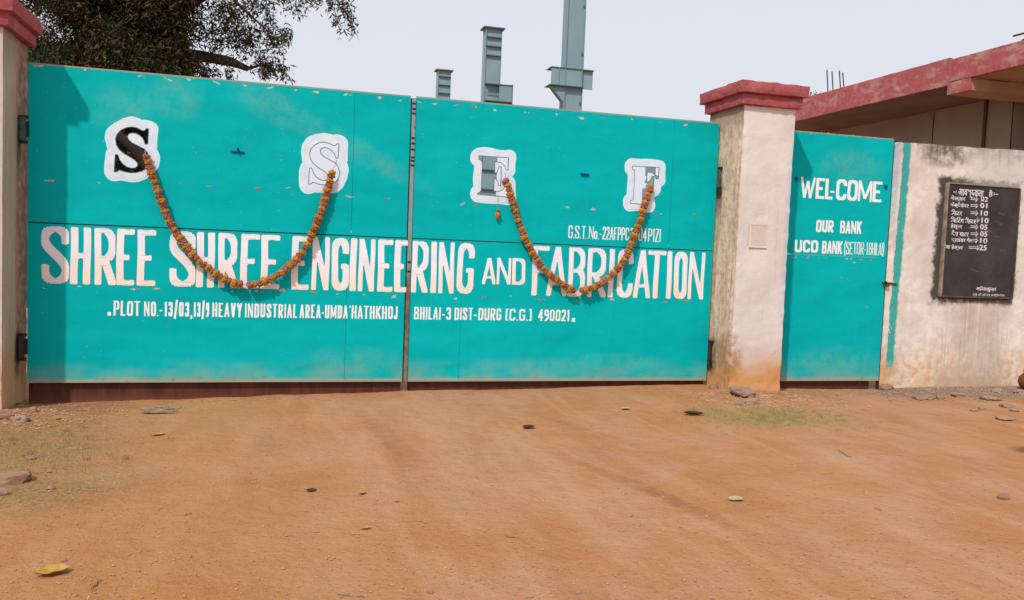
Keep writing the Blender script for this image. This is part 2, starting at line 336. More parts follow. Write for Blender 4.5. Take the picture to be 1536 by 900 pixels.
c = g.mix(g.mul(sm, .5), c, (.20, .17, .16)); M['slate'] = g.fin(c, .7, 0, .3)
M['wood'] = simple('weathered_wood', (.36, .27, .20), (.18, .13, .10), 9, .8, bump=.4)
M['wood_dark'] = simple('dark_frame_wood', (.06, .045, .04), (.12, .09, .07), 9, .8, bump=.4)  # darker wood for the right and bottom frame strips
M['chalk'] = simple('chalk_white_paint', (.78, .75, .78), (.56, .53, .56), 40, .9, bump=0)
M['paper'] = simple('faded_paper', (.74, .67, .60), (.68, .60, .53), 12, .9, bump=.2)
M['ink'] = simple('faded_ink', (.50, .43, .38), (.58, .51, .45), 30, .9, bump=0)
M['clay'] = simple('red_clay', (.20, .055, .03), (.13, .04, .025), 7, .7)
M['cloth'] = simple('dark_cloth', (.035, .03, .045), None, 9, .9)

# ---------------------------------------------------------------- object helpers
def tag(o, label=None, cat=None, group=None, kind=None):
    if label: o['label'] = label
    if cat: o['category'] = cat
    if group: o['group'] = group
    if kind: o['kind'] = kind
    return o
def root(name, label, cat, loc=(0, 0, 0), group=None):
    o = bpy.data.objects.new(name, None); COL.objects.link(o); o.location = loc; o.empty_display_size = .2
    return tag(o, label, cat, group)
def link(name, me, parent=None, loc=None):
    o = bpy.data.objects.new(name, me); COL.objects.link(o)
    if parent:
        o.parent = parent; o.matrix_parent_inverse = Matrix.Translation(-total_loc(parent))
    if loc is not None: o.location = loc
    return o
def total_loc(p):
    v = Vector((0, 0, 0))
    while p:
        v += p.matrix_parent_inverse @ p.location if p.parent else p.location
        p = p.parent
    return v

class MB:
    def __init__(s): s.v = []; s.f = []
    def add(s, vs, fs):
        o = len(s.v); s.v += [tuple(float(c) for c in v) for v in vs]; s.f += [tuple(i+o for i in f) for f in fs]; return s
    def box(s, x0, x1, y0, y1, z0, z1):
        return s.add([(x0, y0, z0), (x1, y0, z0), (x1, y1, z0), (x0, y1, z0), (x0, y0, z1), (x1, y0, z1), (x1, y1, z1), (x0, y1, z1)],
                     [(0, 3, 2, 1), (4, 5, 6, 7), (0, 1, 5, 4), (1, 2, 6, 5), (2, 3, 7, 6), (3, 0, 4, 7)])
    def prism(s, pts, axis, a, b):
        """pts: 2-D outline in the other two axes, extruded from a to b along axis (0, 1, 2)"""
        def mk(p, t):
            q = [p[0], p[1]]; q.insert(axis, t); return q
        n = len(pts)
        return s.add([mk(p, a) for p in pts]+[mk(p, b) for p in pts],
                     [tuple(range(n)), tuple(range(2*n-1, n-1, -1))]+[(i, (i+1) % n, n+(i+1) % n, n+i) for i in range(n)])
    def tube(s, pts, rs, n=8, caps=True):
        pts = [Vector(p) for p in pts]
        if not hasattr(rs, '__len__'): rs = [rs]*len(pts)
        vs = []; prev = None
        for i, p in enumerate(pts):
            t = (pts[min(i+1, len(pts)-1)]-pts[max(i-1, 0)]).normalized()
            a = prev if prev is not None else Vector((1, 0, 0) if abs(t.x) < .8 else (0, 1, 0))
            a = (a-t*a.dot(t)).normalized(); prev = a; b = t.cross(a)
            for k in range(n):
                th = 2*math.pi*k/n; vs.append(p+(a*math.cos(th)+b*math.sin(th))*rs[i])
        fs = [(i*n+k, i*n+(k+1) % n, (i+1)*n+(k+1) % n, (i+1)*n+k) for i in range(len(pts)-1) for k in range(n)]
        if caps: fs += [tuple(range(n-1, -1, -1)), tuple((len(pts)-1)*n+k for k in range(n))]
        return s.add(vs, fs)
    def mesh(s, name, mat, smooth=False, bevel=0.):
        me = bpy.data.meshes.new(name); me.from_pydata(s.v, [], s.f); me.materials.append(mat)
        bm = bmesh.new(); bm.from_mesh(me); bmesh.ops.recalc_face_normals(bm, faces=bm.faces)
        if bevel:
            bmesh.ops.bevel(bm, geom=[e for e in bm.edges if len(e.link_faces) == 2 and e.calc_face_angle(0) > .5], offset=bevel, segments=2, affect='EDGES', profile=.6)
        bm.to_mesh(me); bm.free()
        if smooth:
            for p in me.polygons: p.use_smooth = True
        return me
    def obj(s, name, mat, parent=None, smooth=False, bevel=0.):
        return link(name, s.mesh(name, mat, smooth, bevel), parent)

def raw(name, vs, fs, mat, parent=None):
    me = bpy.data.meshes.new(name); me.from_pydata([tuple(map(float, v)) for v in vs], [], fs); me.materials.append(mat)
    return link(name, me, parent)

def plaster(name, x0, x1, y0, y1, z0, z1, res, amp, mat, parent, ragged=0., edge=.012, smooth=True):
    """a plastered block with slightly uneven faces and knocked edges"""
    nx, ny, nzz = [max(1, int(round(d/res))) for d in (x1-x0, y1-y0, z1-z0)]
    vid = {}; vs = []; fs = []
    def V(i, j, k):
        q = (i, j, k)
        if q not in vid:
            p = Vector((x0+(x1-x0)*i/nx, y0+(y1-y0)*j/ny, z0+(z1-z0)*k/nzz))
            n = Vector((-(i == 0)+(i == nx), -(j == 0)+(j == ny), -(k == 0)+(k == nzz)))
            c = sum(abs(t) for t in n)
            d = amp*mnoise.noise(p*2.3)+amp*.5*mnoise.noise(p*9)
            if c > 1: d -= edge*(.6+.8*mnoise.noise(p*14))
            p = p+n.normalized()*d if c else p
            if k == 0 and ragged: p.z += ragged*(.5+mnoise.noise(Vector((p.x*5, p.y*5, 1))))
            vid[q] = len(vs); vs.append(p)
        return vid[q]
    def face(a, b, c, d): fs.append((a, b, c, d))
    for i in range(nx):
        for j in range(ny):
            face(V(i, j, 0), V(i, j+1, 0), V(i+1, j+1, 0), V(i+1, j, 0)); face(V(i, j, nzz), V(i+1, j, nzz), V(i+1, j+1, nzz), V(i, j+1, nzz))
    for i in range(nx):
        for k in range(nzz):
            face(V(i, 0, k), V(i+1, 0, k), V(i+1, 0, k+1), V(i, 0, k+1)); face(V(i, ny, k), V(i, ny, k+1), V(i+1, ny, k+1), V(i+1, ny, k))
    for j in range(ny):
        for k in range(nzz):
            face(V(0, j, k), V(0, j, k+1), V(0, j+1, k+1), V(0, j+1, k)); face(V(nx, j, k), V(nx, j+1, k), V(nx, j+1, k+1), V(nx, j, k+1))
    return raw(name, vs, fs, mat, parent)

# ---------------------------------------------------------------- hand-painted lettering
def fil(pts, closed=False, rx=.5, ry=.20, n=7):
    """round off the corners flagged 'r' of a polyline of (x, y[, 'r'])"""
    out_ = []; L = len(pts)
    for i, p in enumerate(pts):
        if len(p) < 3 or (not closed and i in (0, L-1)): out_.append((p[0], p[1])); continue
        a = pts[i-1]; b = pts[(i+1) % L]; cx, cy = p[0], p[1]
        def toward(q):
            dx, dy = q[0]-cx, q[1]-cy; l = math.hypot(dx, dy)
            lim = .5 if (len(q) > 2) else .95
            sx = min(1, rx/abs(dx)) if abs(dx) > 1e-6 else 1; sy = min(1, ry/abs(dy)) if abs(dy) > 1e-6 else 1
            t = min(sx, sy); t = min(t, lim); return (cx+dx*t, cy+dy*t)
        A, B = toward(a), toward(b)
        for k in range(n+1):
            t = k/n
            wgt = (1-t)**2+2*t*(1-t)*.8+t*t
            out_.append((((1-t)**2*A[0]+1.6*t*(1-t)*cx+t*t*B[0])/wgt, ((1-t)**2*A[1]+1.6*t*(1-t)*cy+t*t*B[1])/wgt))
    if closed: out_.append(out_[0])
    return out_
R_ = 'r'
GL = {
 'A': (1., [[(0, 0), (.5, 1.06)], [(.5, 1.06), (1, 0)], [(.2, .24), (.8, .24)]]),
 'B': (1., [[(0, 0), (0, 1)], [(0, 1), (.95, 1, R_), (.95, .53, R_), (0, .53)], [(0, .53), (1, .53, R_), (1, 0, R_), (0, 0)]]),
 'C': (1., [[(1, .72), (1, 1, R_), (0, 1, R_), (0, 0, R_), (1, 0, R_), (1, .28)]]),
 'D': (1., [[(0, 0), (0, 1)], [(0, 1), (1, 1, R_), (1, 0, R_), (0, 0)]]),
 'E': (.9, [[(0, 0), (0, 1)], [(0, 1), (1, 1)], [(0, .5), (.92, .5)], [(0, 0), (1, 0)]]),
 'F': (.85, [[(0, 0), (0, 1)], [(0, 1), (1, 1)], [(0, .5), (.9, .5)]]),
 'G': (1., [[(1, .72), (1, 1, R_), (0, 1, R_), (0, 0, R_), (1, 0, R_), (1, .46), (.55, .46)]]),
 'H': (1., [[(0, 0), (0, 1)], [(1, 0), (1, 1)], [(0, .5), (1, .5)]]),
 'I': (.33, [[(.5, 0), (.5, 1)]]),
 'J': (.75, [[(1, 1), (1, 0, R_), (0, 0, R_), (0, .22)]]),
 'K': (1., [[(0, 0), (0, 1)], [(1, 1.03), (.05, .45)], [(.3, .6), (1, -.03)]]),
 'L': (.8, [[(0, 1), (0, 0)], [(0, 0), (1, 0)]]),
 'M': (1.35, [[(0, 0), (0, 1)], [(0, 1.05), (.5, .1)], [(.5, .1), (1, 1.05)], [(1, 0), (1, 1)]]),
 'N': (1.05, [[(0, 0), (0, 1)], [(0, 1.02), (1, -.02)], [(1, 0), (1, 1)]]),
 'O': (1., [[(0, 0, R_), (0, 1, R_), (1, 1, R_), (1, 0, R_), 'c']]),
 'P': (.95, [[(0, 0), (0, 1)], [(0, 1), (1, 1, R_), (1, .44, R_), (0, .44)]]),
 'R': (1., [[(0, 0), (0, 1)], [(0, 1), (.95, 1, R_), (.95, .46, R_), (0, .46)], [(.4, .46), (1, -.03)]]),
 'S': (1., [['s', (1, .72), (1, .86), (.86, .965), (.5, 1), (.14, .965), (0, .86), (.0, .76), (.14, .655), (.5, .52), (.86, .375), (1, .26), (1, .14), (.86, .035), (.5, 0), (.14, .035), (0, .14), (0, .31)]]),
 '*': (.33, [[(.5, 0), (.5, 1)]]),
 'T': (.95, [[(0, 1), (1, 1)], [(.5, 0), (.5, 1)]]),
 'U': (1., [[(0, 1), (0, 0, R_), (1, 0, R_), (1, 1)]]),
 'V': (1., [[(0, 1), (.5, -.06)], [(.5, -.06), (1, 1)]]),
 'W': (1.5, [[(0, 1), (.27, -.03)], [(.27, -.03), (.5, .85)], [(.5, .85), (.73, -.03)], [(.73, -.03), (1, 1)]]),
 'Y': (1., [[(0, 1.03), (.5, .42)], [(1, 1.03), (.5, .42)], [(.5, .45), (.5, 0)]]),
 'Z': (.9, [[(0, 1), (1, 1)], [(.97, .97), (.03, .03)], [(0, 0), (1, 0)]]),
 '0': (.95, [[(0, 0, R_), (0, 1, R_), (1, 1, R_), (1, 0, R_), 'c']]),
 '1': (.5, [[(.7, 0), (.7, 1)], [(.7, .98), (.1, .80)]]),
 '2': (.9, [[(0, .74), (0, 1, R_), (1, 1, R_), (1, .58, R_), (0, .06), (0, 0)], [(0, 0), (1, 0)]]),
 '3': (.9, [[(0, .8), (0, 1, R_), (.95, 1, R_), (.95, .53, R_), (.35, .53)], [(.35, .53), (1, .53, R_), (1, 0, R_), (0, 0, R_), (0, .22)]]),
 '4': (1., [[(.72, 0), (.72, 1)], [(.72, 1), (0, .3)], [(0, .28), (1, .28)]]),
 '5': (.9, [[(1, 1), (.05, 1)], [(.05, 1), (.02, .56)], [(.02, .58), (1, .6, R_), (1, 0, R_), (0, 0, R_), (0, .2)]]),
 '9': (.9, [[(1, .5), (0, .5, R_), (0, 1, R_), (1, 1, R_), (1, .5)], [(1, .6), (1, .25), (.35, 0)]]),
 'o': (.8, [[(0, 0, R_), (0, .6, R_), (1, .6, R_), (1, 0, R_), 'c']]),
 '.': (.28, [[(.5, .0), (.5, .04)]]), ',': (.28, [[(.5, .02), (.5, .03)], [(.5, .04), (.3, -.12)]]),
 '-': (.45, [[(0, .38), (1, .38)]]), '/': (.75, [[(0, -.12), (1, 1.1)]]), "'": (.22, [[(.5, .85), (.5, 1)]]),
 '[': (.45, [[(0, 0), (0, 1)], [(0, 1), (1, 1)], [(0, 0), (1, 0)]]), ']': (.45, [[(1, 0), (1, 1)], [(0, 1), (1, 1)], [(0, 0), (1, 0)]]),
 '(': (.42, [[(1, 1.08), (0, .8), (0, .2), (1, -.08)]]), ')': (.42, [[(0, 1.08), (1, .8), (1, .2), (0, -.08)]]), ' ': (.5, []),
}
def march(F, xs, zs, vs, fs, y):
    """filled region F<0 on the grid as polygons (rows of full cells merged); xs, zs 1-D or 2-D coordinates"""
    ins = F < 0; ny_, nx_ = F.shape
    X2 = np.broadcast_to(xs, F.shape) if xs.ndim == 1 else xs; Z2 = np.broadcast_to(zs[:, None], F.shape) if zs.ndim == 1 else zs
    cnt = ins[:-1, :-1].astype(int)+ins[1:, :-1]+ins[:-1, 1:]+ins[1:, 1:]
    for j in range(ny_-1):
        i = 0
        while i < nx_-1:
            if cnt[j, i] == 4:
                k = i
                while k+1 < nx_-1 and cnt[j, k+1] == 4: k += 1
                o = len(vs); vs += [(X2[j, i], y, Z2[j, i]), (X2[j, k+1], y, Z2[j, k+1]), (X2[j+1, k+1], y, Z2[j+1, k+1]), (X2[j+1, i], y, Z2[j+1, i])]
                fs.append((o, o+1, o+2, o+3)); i = k+1
            elif cnt[j, i]:
                c = [(j, i), (j, i+1), (j+1, i+1), (j+1, i)]; poly = []
                for a in range(4):
                    p, q = c[a], c[(a+1) % 4]; fp, fq = F[p], F[q]
                    if fp < 0: poly.append((X2[p], y, Z2[p]))
                    if (fp < 0) != (fq < 0):
                        t = fp/(fp-fq); poly.append((X2[p]+t*(X2[q]-X2[p]), y, Z2[p]+t*(Z2[q]-Z2[p])))
                if len(poly) > 2: o = len(vs); vs += poly; fs.append(tuple(range(o, o+len(poly))))
                i += 1
            else: i += 1
def cr(P, t):
    n = len(P)-1; i = min(int(t), n-1); f = t-i; p0, p1, p2, p3 = P[max(i-1, 0)], P[i], P[i+1], P[min(i+2, n)]
    return .5*((2*p1)+(-p0+p2)*f+(2*p0-5*p1+4*p2-p3)*f*f+(-p0+3*p1-3*p2+p3)*f**3)
def glyph(ch, x0, z0, wd, ht, t, y, vs, fs, lean=0., wob=0.):
    """one letter painted in the box (x0, z0, wd, ht); t is half the stem width"""
    t *= {'N': .72, 'A': .80, 'M': .70, 'W': .66, 'R': .92, 'B': .90, 'K': .85}.get(ch, 1.)
    ty = t*.82; m = .14*ht if ch in "/,()" else t*.1
    res = min(ht/44, t/2.6); nx_ = int((wd+2*m)/res)+3; nz_ = int((ht+2*m)/res)+3
    xs = np.linspace(-m-res, wd+m+res, nx_); zs = np.linspace(-m-res, ht+m+res, nz_)
    X, Z = np.meshgrid(xs, zs); F = np.full(X.shape, 9.)
    iw = max(wd-2*t, 1e-4); ih = ht-2*ty
    for st in GL[ch][1]:
        closed = st[-1] == 'c'; sm = st[0] == 's'; st = [q for q in st if q not in ('c', 's')]
        pl = fil(st, closed)
        if sm: VV = [Vector(q) for q in st]; pl = [tuple(cr(VV, k/3)) for k in range(3*(len(VV)-1)+1)]
        P = [(t+a*iw, ty+b*ih) for a, b in pl]
        for k in range(len(P)-1):
            (ax, az), (bx, bz) = P[k], P[k+1]; dx, dz = bx-ax, bz-az; l = math.hypot(dx, dz)
            if l < 1e-7: continue
            ux, uz = dx/l, dz/l; along = (X-ax)*ux+(Z-az)*uz; perp = -(X-ax)*uz+(Z-az)*ux
            tt = t*abs(uz)+ty*abs(ux) if abs(ux) < .98 else ty
            e0 = e1 = 0.
            if k == 0 and not closed:
                u, v = pl[0]; e0 = 1.6*t if ((v in (0, 1) and abs(uz) > abs(ux)) or (u in (0, 1) and abs(ux) > abs(uz)) or v > 1 or v < 0) else 0.
            if k == len(P)-2 and not closed:
                u, v = pl[-1]; e1 = 1.6*t if ((v in (0, 1) and abs(uz) > abs(ux)) or (u in (0, 1) and abs(ux) > abs(uz)) or v > 1 or v < 0) else 0.
            d = np.maximum(np.abs(perp)-tt, np.maximum(-along-e0, along-l-e1))
            if k > 0 or closed: d = np.minimum(d, np.hypot((X-ax), (Z-az)*t/ty)-t)
            F = np.minimum(F, d)
    if ch not in '/,()': F = np.maximum(F, np.maximum(np.maximum(-X, X-wd), np.maximum(-Z, Z-ht)))
    Xw = x0+X+lean*Z
    if wob:
        Zw = z0+Z+wob*np.sin(X*9/wd+x0*7)*.5; Xw = Xw+wob*np.sin(Z*5/ht+x0*11)
    else: Zw = z0+Z
    march(F, Xw, Zw, vs, fs, y)
def word(text, x0, x1, za0, za1, zb0, zb1, t, parent, y=-.0055, name='lettering', gap=.34, mat=None):
    """text filling the quadrilateral x0..x1; bottom za0..zb0 and top za1..zb1 at the left / right end"""
    ws = [GL[c][0] for c in text]; n = len(text); W = x1-x0
    g_ = gap*2*t*1.15; unit = (W-g_*(n-1))/sum(ws); x = x0; vs, fs = [], []
    for c, w_ in zip(text, ws):
        wd = w_*unit; f = (x+wd/2-x0)/W; b = za0+(zb0-za0)*f; tp = za1+(zb1-za1)*f
        if c != ' ': glyph(c, x+random.uniform(-.04, .04)*wd*.3, b+random.uniform(-.008, .008)*(tp-b), wd, tp-b, t, y, vs, fs, 0, .004*(tp-b)*random.uniform(-1.5, 1.5))
        x += wd+g_
    o = raw(name, vs, fs, mat or M['letter'], parent); o['label'] = 'painted words "%s"' % text.replace('*', '.'); return o
def pword(text, a, b, top, bot, t, parent, y=-.0055, **k):
    """a=(left px), b=(right px); top=(y at left, y at right), bot likewise; measured on the gate's face"""
    A1 = atY(a, top[0]); A0 = atY(a, bot[0]); B1 = atY(b, top[1]); B0 = atY(b, bot[1])
    return word(text, (A0[0]+A1[0])/2, (B0[0]+B1[0])/2, A0[2], A1[2], B0[2], B1[2], t, parent, y, **k)

# serif initials cut out of the sheets
S_OUT = [(500,272),(515,262),(524,250),(538,252),(530,392),(512,392),(508,370),(490,335),(460,305),(425,287),(385,282),(355,295),(343,320),(352,350),(385,385),(440,415),(500,447),(530,485),(545,530),(540,585),(515,630),(480,653),(430,667),(380,670),(330,662),(290,648),(268,643),(250,660),(230,662),(240,503),(257,503),(270,545),(300,590),(340,620),(385,636),(425,630),(448,605),(445,580),(415,545),(370,515),(320,485),(275,445),(250,400),(243,350),(255,305),(290,265),(340,240),(390,233),(440,245),(480,268)]
E_OUT = [(183,155),(462,175),(458,285),(445,285),(430,245),(395,215),(330,203),(330,325),(358,315),(370,285),(376,262),(393,262),(388,435),(373,435),(368,400),(350,375),(325,365),(320,495),(365,500),(405,488),(432,458),(447,425),(462,425),(455,547),(168,520),(190,505),(207,490),(216,215),(205,195),(183,182)]
F_OUT = [(243,148),(440,158),(435,238),(418,238),(408,205),(385,190),(350,188),(345,268),(365,266),(380,250),(388,225),(402,225),(396,322),(384,322),(378,298),(362,285),(344,285),(338,395),(345,412),(362,418),(362,432),(228,422),(228,408),(250,400),(262,190),(256,170),(243,165)]
def initial(pts, ox, oy, sca): return [(lambda p: (p[0], p[2]))(atY(ox+x/sca, oy+y/sca)) for x, y in pts]
INI = {
 'S1': [((a-172)/1., b) for a, b in []],
}
def fit_box(pts, x0, y0, x1, y1):
    xs = [p[0] for p in pts]; ys = [p[1] for p in pts]
    return [(lambda p: (p[0], p[2]))(atY(x0+(x-min(xs))/(max(xs)-min(xs))*(x1-x0), y0+(y-min(ys))/(max(ys)-min(ys))*(y1-y0))) for x, y in pts]
INI = {'S1': fit_box(S_OUT, 172, 191, 223.5, 258.5), 'S2': initial(S_OUT, 430, 180, 6.925), 'E': initial(E_OUT, 690, 210, 6.427), 'F': initial(F_OUT, 900, 220, 5.)}
def poly_sdf(X, Z, pts):
    d = np.full(X.shape, 1e9); ins = np.zeros(X.shape, bool); n = len(pts)
    for i in range(n):
        ax, az = pts[i]; bx, bz = pts[(i+1) % n]; ex, ez = bx-ax, bz-az
        t = np.clip(((X-ax)*ex+(Z-az)*ez)/(ex*ex+ez*ez), 0, 1)
        d = np.minimum(d, np.hypot(X-ax-t*ex, Z-az-t*ez))
        c = ((az > Z) != (bz > Z)); ins ^= c & (X < ex*(Z-az)/(ez if abs(ez) > 1e-12 else 1e-12)+ax)
    return np.where(ins, -d, d)
def halo(key, off, y, mat, parent, name, inner=0., wobble=1.):
    pts = INI[key]; xs_ = [p[0] for p in pts]; zs_ = [p[1] for p in pts]; res = .0055 if wobble else .0035
    xs = np.arange(min(xs_)-off-.02, max(xs_)+off+.02, res); zs = np.arange(min(zs_)-off-.02, max(zs_)+off+.02, res)
    X, Z = np.meshgrid(xs, zs); d = poly_sdf(X, Z, pts)
    wob = wobble*(.006*np.sin(X*19+Z*11)+.004*np.sin(Z*23-X*17))
    F = np.maximum(d-off+wob, inner-d+.0015); vs, fs = [], []
    march(F, xs, zs, vs, fs, y); return raw(name, vs, fs, mat, parent)
def sheet(name, outline, holes, y0, th, mat, parent, smooth_holes=()):
    """flat steel sheet in the xz plane with cut-outs, thickness th behind y0"""
    cu = bpy.data.curves.new('tmp', 'CURVE'); cu.dimensions = '2D'; cu.fill_mode = 'BOTH'; cu.extrude = th/2
    for pts in [outline]+holes:
        sp = cu.splines.new('POLY'); sp.points.add(len(pts)-1); sp.use_cyclic_u = True
        for q, (a, b) in zip(sp.points, pts): q.co = (a, b, 0, 1)
    o = bpy.data.objects.new('tmp', cu); COL.objects.link(o)
    dg = bpy.context.evaluated_depsgraph_get(); me = bpy.data.meshes.new_from_object(o.evaluated_get(dg)); bpy.data.objects.remove(o)
    me.name = name
    for v in me.vertices: v.co = (v.co.x, y0+th/2-v.co.z, v.co.y)
    me.materials.clear(); me.materials.append(mat); me.update()
    return link(name, me, parent)

# ================================================================ SETTING
# ground
def axis(lo, hi, a, b, st):
    c = list(np.arange(a, b+1e-6, st)); s = st; x = a
    L = []
    while x > lo: s *= 1.35; x -= s; L.append(x)
    H = []; s = st; x = b
    while x < hi: s *= 1.35; x += s; H.append(x)
    return L[::-1]+c+H
gx = axis(-600, 600, -2.2, 13.4, .06); gy = axis(-300, 700, -6.4, .6, .05)
gv = [(x, y, gz(x, y)+.004*nz(x, y, 5, 11)) for y in gy for x in gx]; nxg = len(gx)
gf = [(j*nxg+i, j*nxg+i+1, (j+1)*nxg+i+1, (j+1)*nxg+i) for j in range(len(gy)-1) for i in range(nxg-1)]
o = raw('ground', gv, gf, M['ground']); o['kind'] = 'structure'
for p in o.data.polygons: p.use_smooth = True

# pillars
def pillar(label, x0, x1, y0, y1, z0, ztop, mat, side):
    r = root('gate_pillar', label, 'pillar', ((x0+x1)/2, (y0+y1)/2, z0), 'gate pillars')
    plaster('shaft', x0, x1, y0, y1, z0, ztop, .07, .006, mat, r, ragged=.06)
    c = plaster('lower_cap', x0-.055, x1+.055, y0-.055, y1+.055, ztop, ztop+.125, .045, .007, M['cap'], r, edge=.012)
    plaster('upper_cap', x0-.105, x1+.105, y0-.105, y1+.105, ztop+.125, ztop+.265, .045, .008, M['cap'], r, edge=.014)
    return r
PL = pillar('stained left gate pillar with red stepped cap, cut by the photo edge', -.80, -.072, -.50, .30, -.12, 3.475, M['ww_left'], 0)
PR = pillar('whitewashed pillar with red cap between main gate and small welcome gate', 7.485, 8.165, -.5, .30, -.02, 3.405, M['ww_right'], 1)

# compound wall, right of the small gate
WL = root('compound_wall', 'dirty whitewashed wall with teal stripe and hanging blackboard', 'wall', (12, .12, 0))
o = plaster('wall_face', 9.972, 15.5, 0, .24, -.05, 3.225, .075, .007, M['ww_wall'], WL, ragged=.03, edge=.016)
for v in o.data.vertices:
    if v.co.z > 3.1: v.co.z += .012*(v.co.x-10)*1.2+.015*nz(v.co.x, 1, 1, 3)-(.05 if v.co.x < 10.03 else 0)
# wall left of the left pillar is out of the picture except through a step aside
WL2 = root('boundary_wall', 'plain whitewashed boundary wall beyond the left pillar', 'wall', (-3, .12, 0))
plaster('wall_face', -6, -.85, 0, .24, -.2, 2.9, .15, .007, M['ww_left'], WL2, edge=.016)

# building behind the wall
FX = 13.177
B = root('office_building', 'low plastered building with faded red roof fascia behind the wall', 'building', (16, 5, 0))
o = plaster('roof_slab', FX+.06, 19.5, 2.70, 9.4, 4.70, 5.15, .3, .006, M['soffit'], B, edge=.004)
o = plaster('fascia_board', FX, FX+.058, 2.705, 9.42, 4.70, 5.165, .1, .006, M['fascia'], B, edge=.006)
plaster('cross_beam', FX+.02, 19.5, 2.20, 2.695, 4.535, 4.735, .12, .006, M['soffit_tan'], B, edge=.006)
plaster('beam_end', FX-.03, FX+.018, 2.20, 2.69, 4.53, 4.738, .06, .005, M['fascia'], B, edge=.006)
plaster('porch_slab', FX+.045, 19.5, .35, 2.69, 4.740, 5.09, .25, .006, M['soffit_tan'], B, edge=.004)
plaster('porch_fascia', FX-.03, FX+.043, .33, 2.69, 4.742, 5.115, .09, .006, M['fascia'], B, edge=.006)
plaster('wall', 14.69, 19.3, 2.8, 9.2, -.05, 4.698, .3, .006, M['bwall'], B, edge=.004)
plaster('porch_wall', 14.95, 19.3, 1.3, 2.79, -.05, 4.533, .3, .006, M['bwall'], B, edge=.004)
mb = MB(); q = atX(1478, 190, 14.69)
mb.box(14.655, 14.689, q[1]-.03, q[1]+.03, 0, 4.69); mb.obj('drain_pipe', M['iron'], B)
for px in (1518, 1400):
    q = atX(px, 190, 14.69); MB().box(14.68, 14.6898, q[1]-.008, q[1]+.008, 0, 4.69).obj('plaster_joint', M['dark'], B)
for i, (px, top) in enumerate(((1240.5, 105), (1248, 107), (1259, 106), (1264, 109))):
    b = atX(px+.8, 140, 13.9); t_ = atX(px, top, 13.9)
    MB().tube([(b[0], b[1], 5.10), (b[0]+.01, b[1]+.005, 5.4), (t_[0], t_[1], t_[2])], .014, 6).obj('starter_rebar', M['iron'], B)
q = atX(1538, 50, 13.4)
MB().tube([(13.4, q[1]-.5, 5.11), (13.4, q[1]-.48, q[2]), (13.4, q[1]+.22, q[2]+.01)], .016, 6).obj('starter_rebar', M['iron'], B)
MB().tube([(13.45, q[1]-.5, 5.11), (13.45, q[1]-.4, q[2]+.03), (13.45, q[1]+.1, q[2]-.08)], .014, 6).obj('starter_rebar', M['iron'], B)

# ---------------------------------------------------------------- steel columns behind the gate
def column(label, yd, pxs, ztop, zb=0., top_open=False):
    pass
def steel_column(label, x0, x1, y, ztop, ribs=(), head=True, depth=.36):
    r = root('steel_column', label, 'column', ((x0+x1)/2, y, 0), 'grey steel columns in the yard')
    MB().box(x0+.012, x1-.012, y-depth/2+.035, y-depth/2+.05, 0, ztop).obj('web_plate', M['column'], r)
    for a in (x0, x1-.014): MB().box(a, a+.014, y-depth/2, y+depth/2, 0, ztop).obj('flange', M['column'], r)
    for z in ribs: MB().box(x0+.015, x1-.015, y-depth/2-.03, y-depth/2+.034, z, z+.02).obj('stiffener', M['column_dark'], r)
    if head: MB().box(x0-.075, x1+.075, y-depth/2-.05, y+depth/2+.05, ztop+.001, ztop+.03).obj('head_plate', M['column_dark'], r)
    return r
c1 = steel_column('short grey steel column, farthest left of the three above the gate', 7.13, 7.55, 18, 7.33, [7.13, 6.86, 6.6])
c2 = steel_column('middle grey steel column with ribbed head and side box bracket', 7.50, 7.94, 13, 7.50, [7.26, 7.02, 6.78, 4.28, 3.76, 3.24, 2.7])
MB().box(7.53, 8.26, 12.72, 13.10, 5.58, 5.60).obj('bracket_plate', M['column_dark'], c2)
MB().box(7.52, 8.26, 12.72, 13.10, 6.02, 6.04).obj('bracket_plate', M['column_dark'], c2)
MB().box(7.90, 8.25, 12.74, 12.76, 5.601, 6.019).obj('bracket_web', M['column'], c2)
MB().box(8.251, 8.27, 12.72, 13.1, 5.45, 6.06).obj('bracket_end', M['column_dark'], c2)
MB().prism([(7.53, 5.25), (8.0, 5.25), (8.24, 5.578), (7.53, 5.578)], 1, 12.80, 12.82).obj('bracket_gusset', M['column_dark'], c2)
MB().box(7.56, 7.88, 12.80, 12.815, 5.80, 5.815).obj('stiffener', M['column_dark'], c2)
c3 = steel_column('tall grey steel column with crane bracket rising out of the picture', 8.09, 8.50, 8, 9.2, [], depth=.3)
MB().box(7.76, 8.72, 7.78, 8.16, 5.50, 5.515).obj('bracket_plate', M['column_dark'], c3)
MB().box(7.74, 8.50, 7.78, 8.16, 5.135, 5.15).obj('bracket_plate', M['column_dark'], c3)
MB().box(7.77, 8.46, 7.80, 7.812, 5.151, 5.499).obj('bracket_web', M['column'], c3)
MB().box(8.47, 8.71, 7.84, 7.852, 5.11, 5.499).obj('bracket_web', M['column'], c3)
MB().prism([(7.75, 5.134), (8.10, 5.134), (8.10, 4.83), (8.03, 4.83)], 1, 7.86, 7.875).obj('bracket_gusset', M['column'], c3)
MB().prism([(7.735, 5.134), (7.755, 5.134), (8.04, 4.83), (8.02, 4.82)], 1, 7.80, 7.93).obj('gusset_flange', M['column_dark'], c3)
for xx in (7.93, 8.07, 8.44): MB().box(xx, xx+.012, 7.78, 7.799, 5.151, 5.499).obj('stiffener', M['column'], c3)
for zz in (6.83, 5.83, 4.80): MB().box(8.44, 8.485, 7.86, 7.90, zz, zz+.05).obj('bolt_cleat', M['column_dark'], c3)
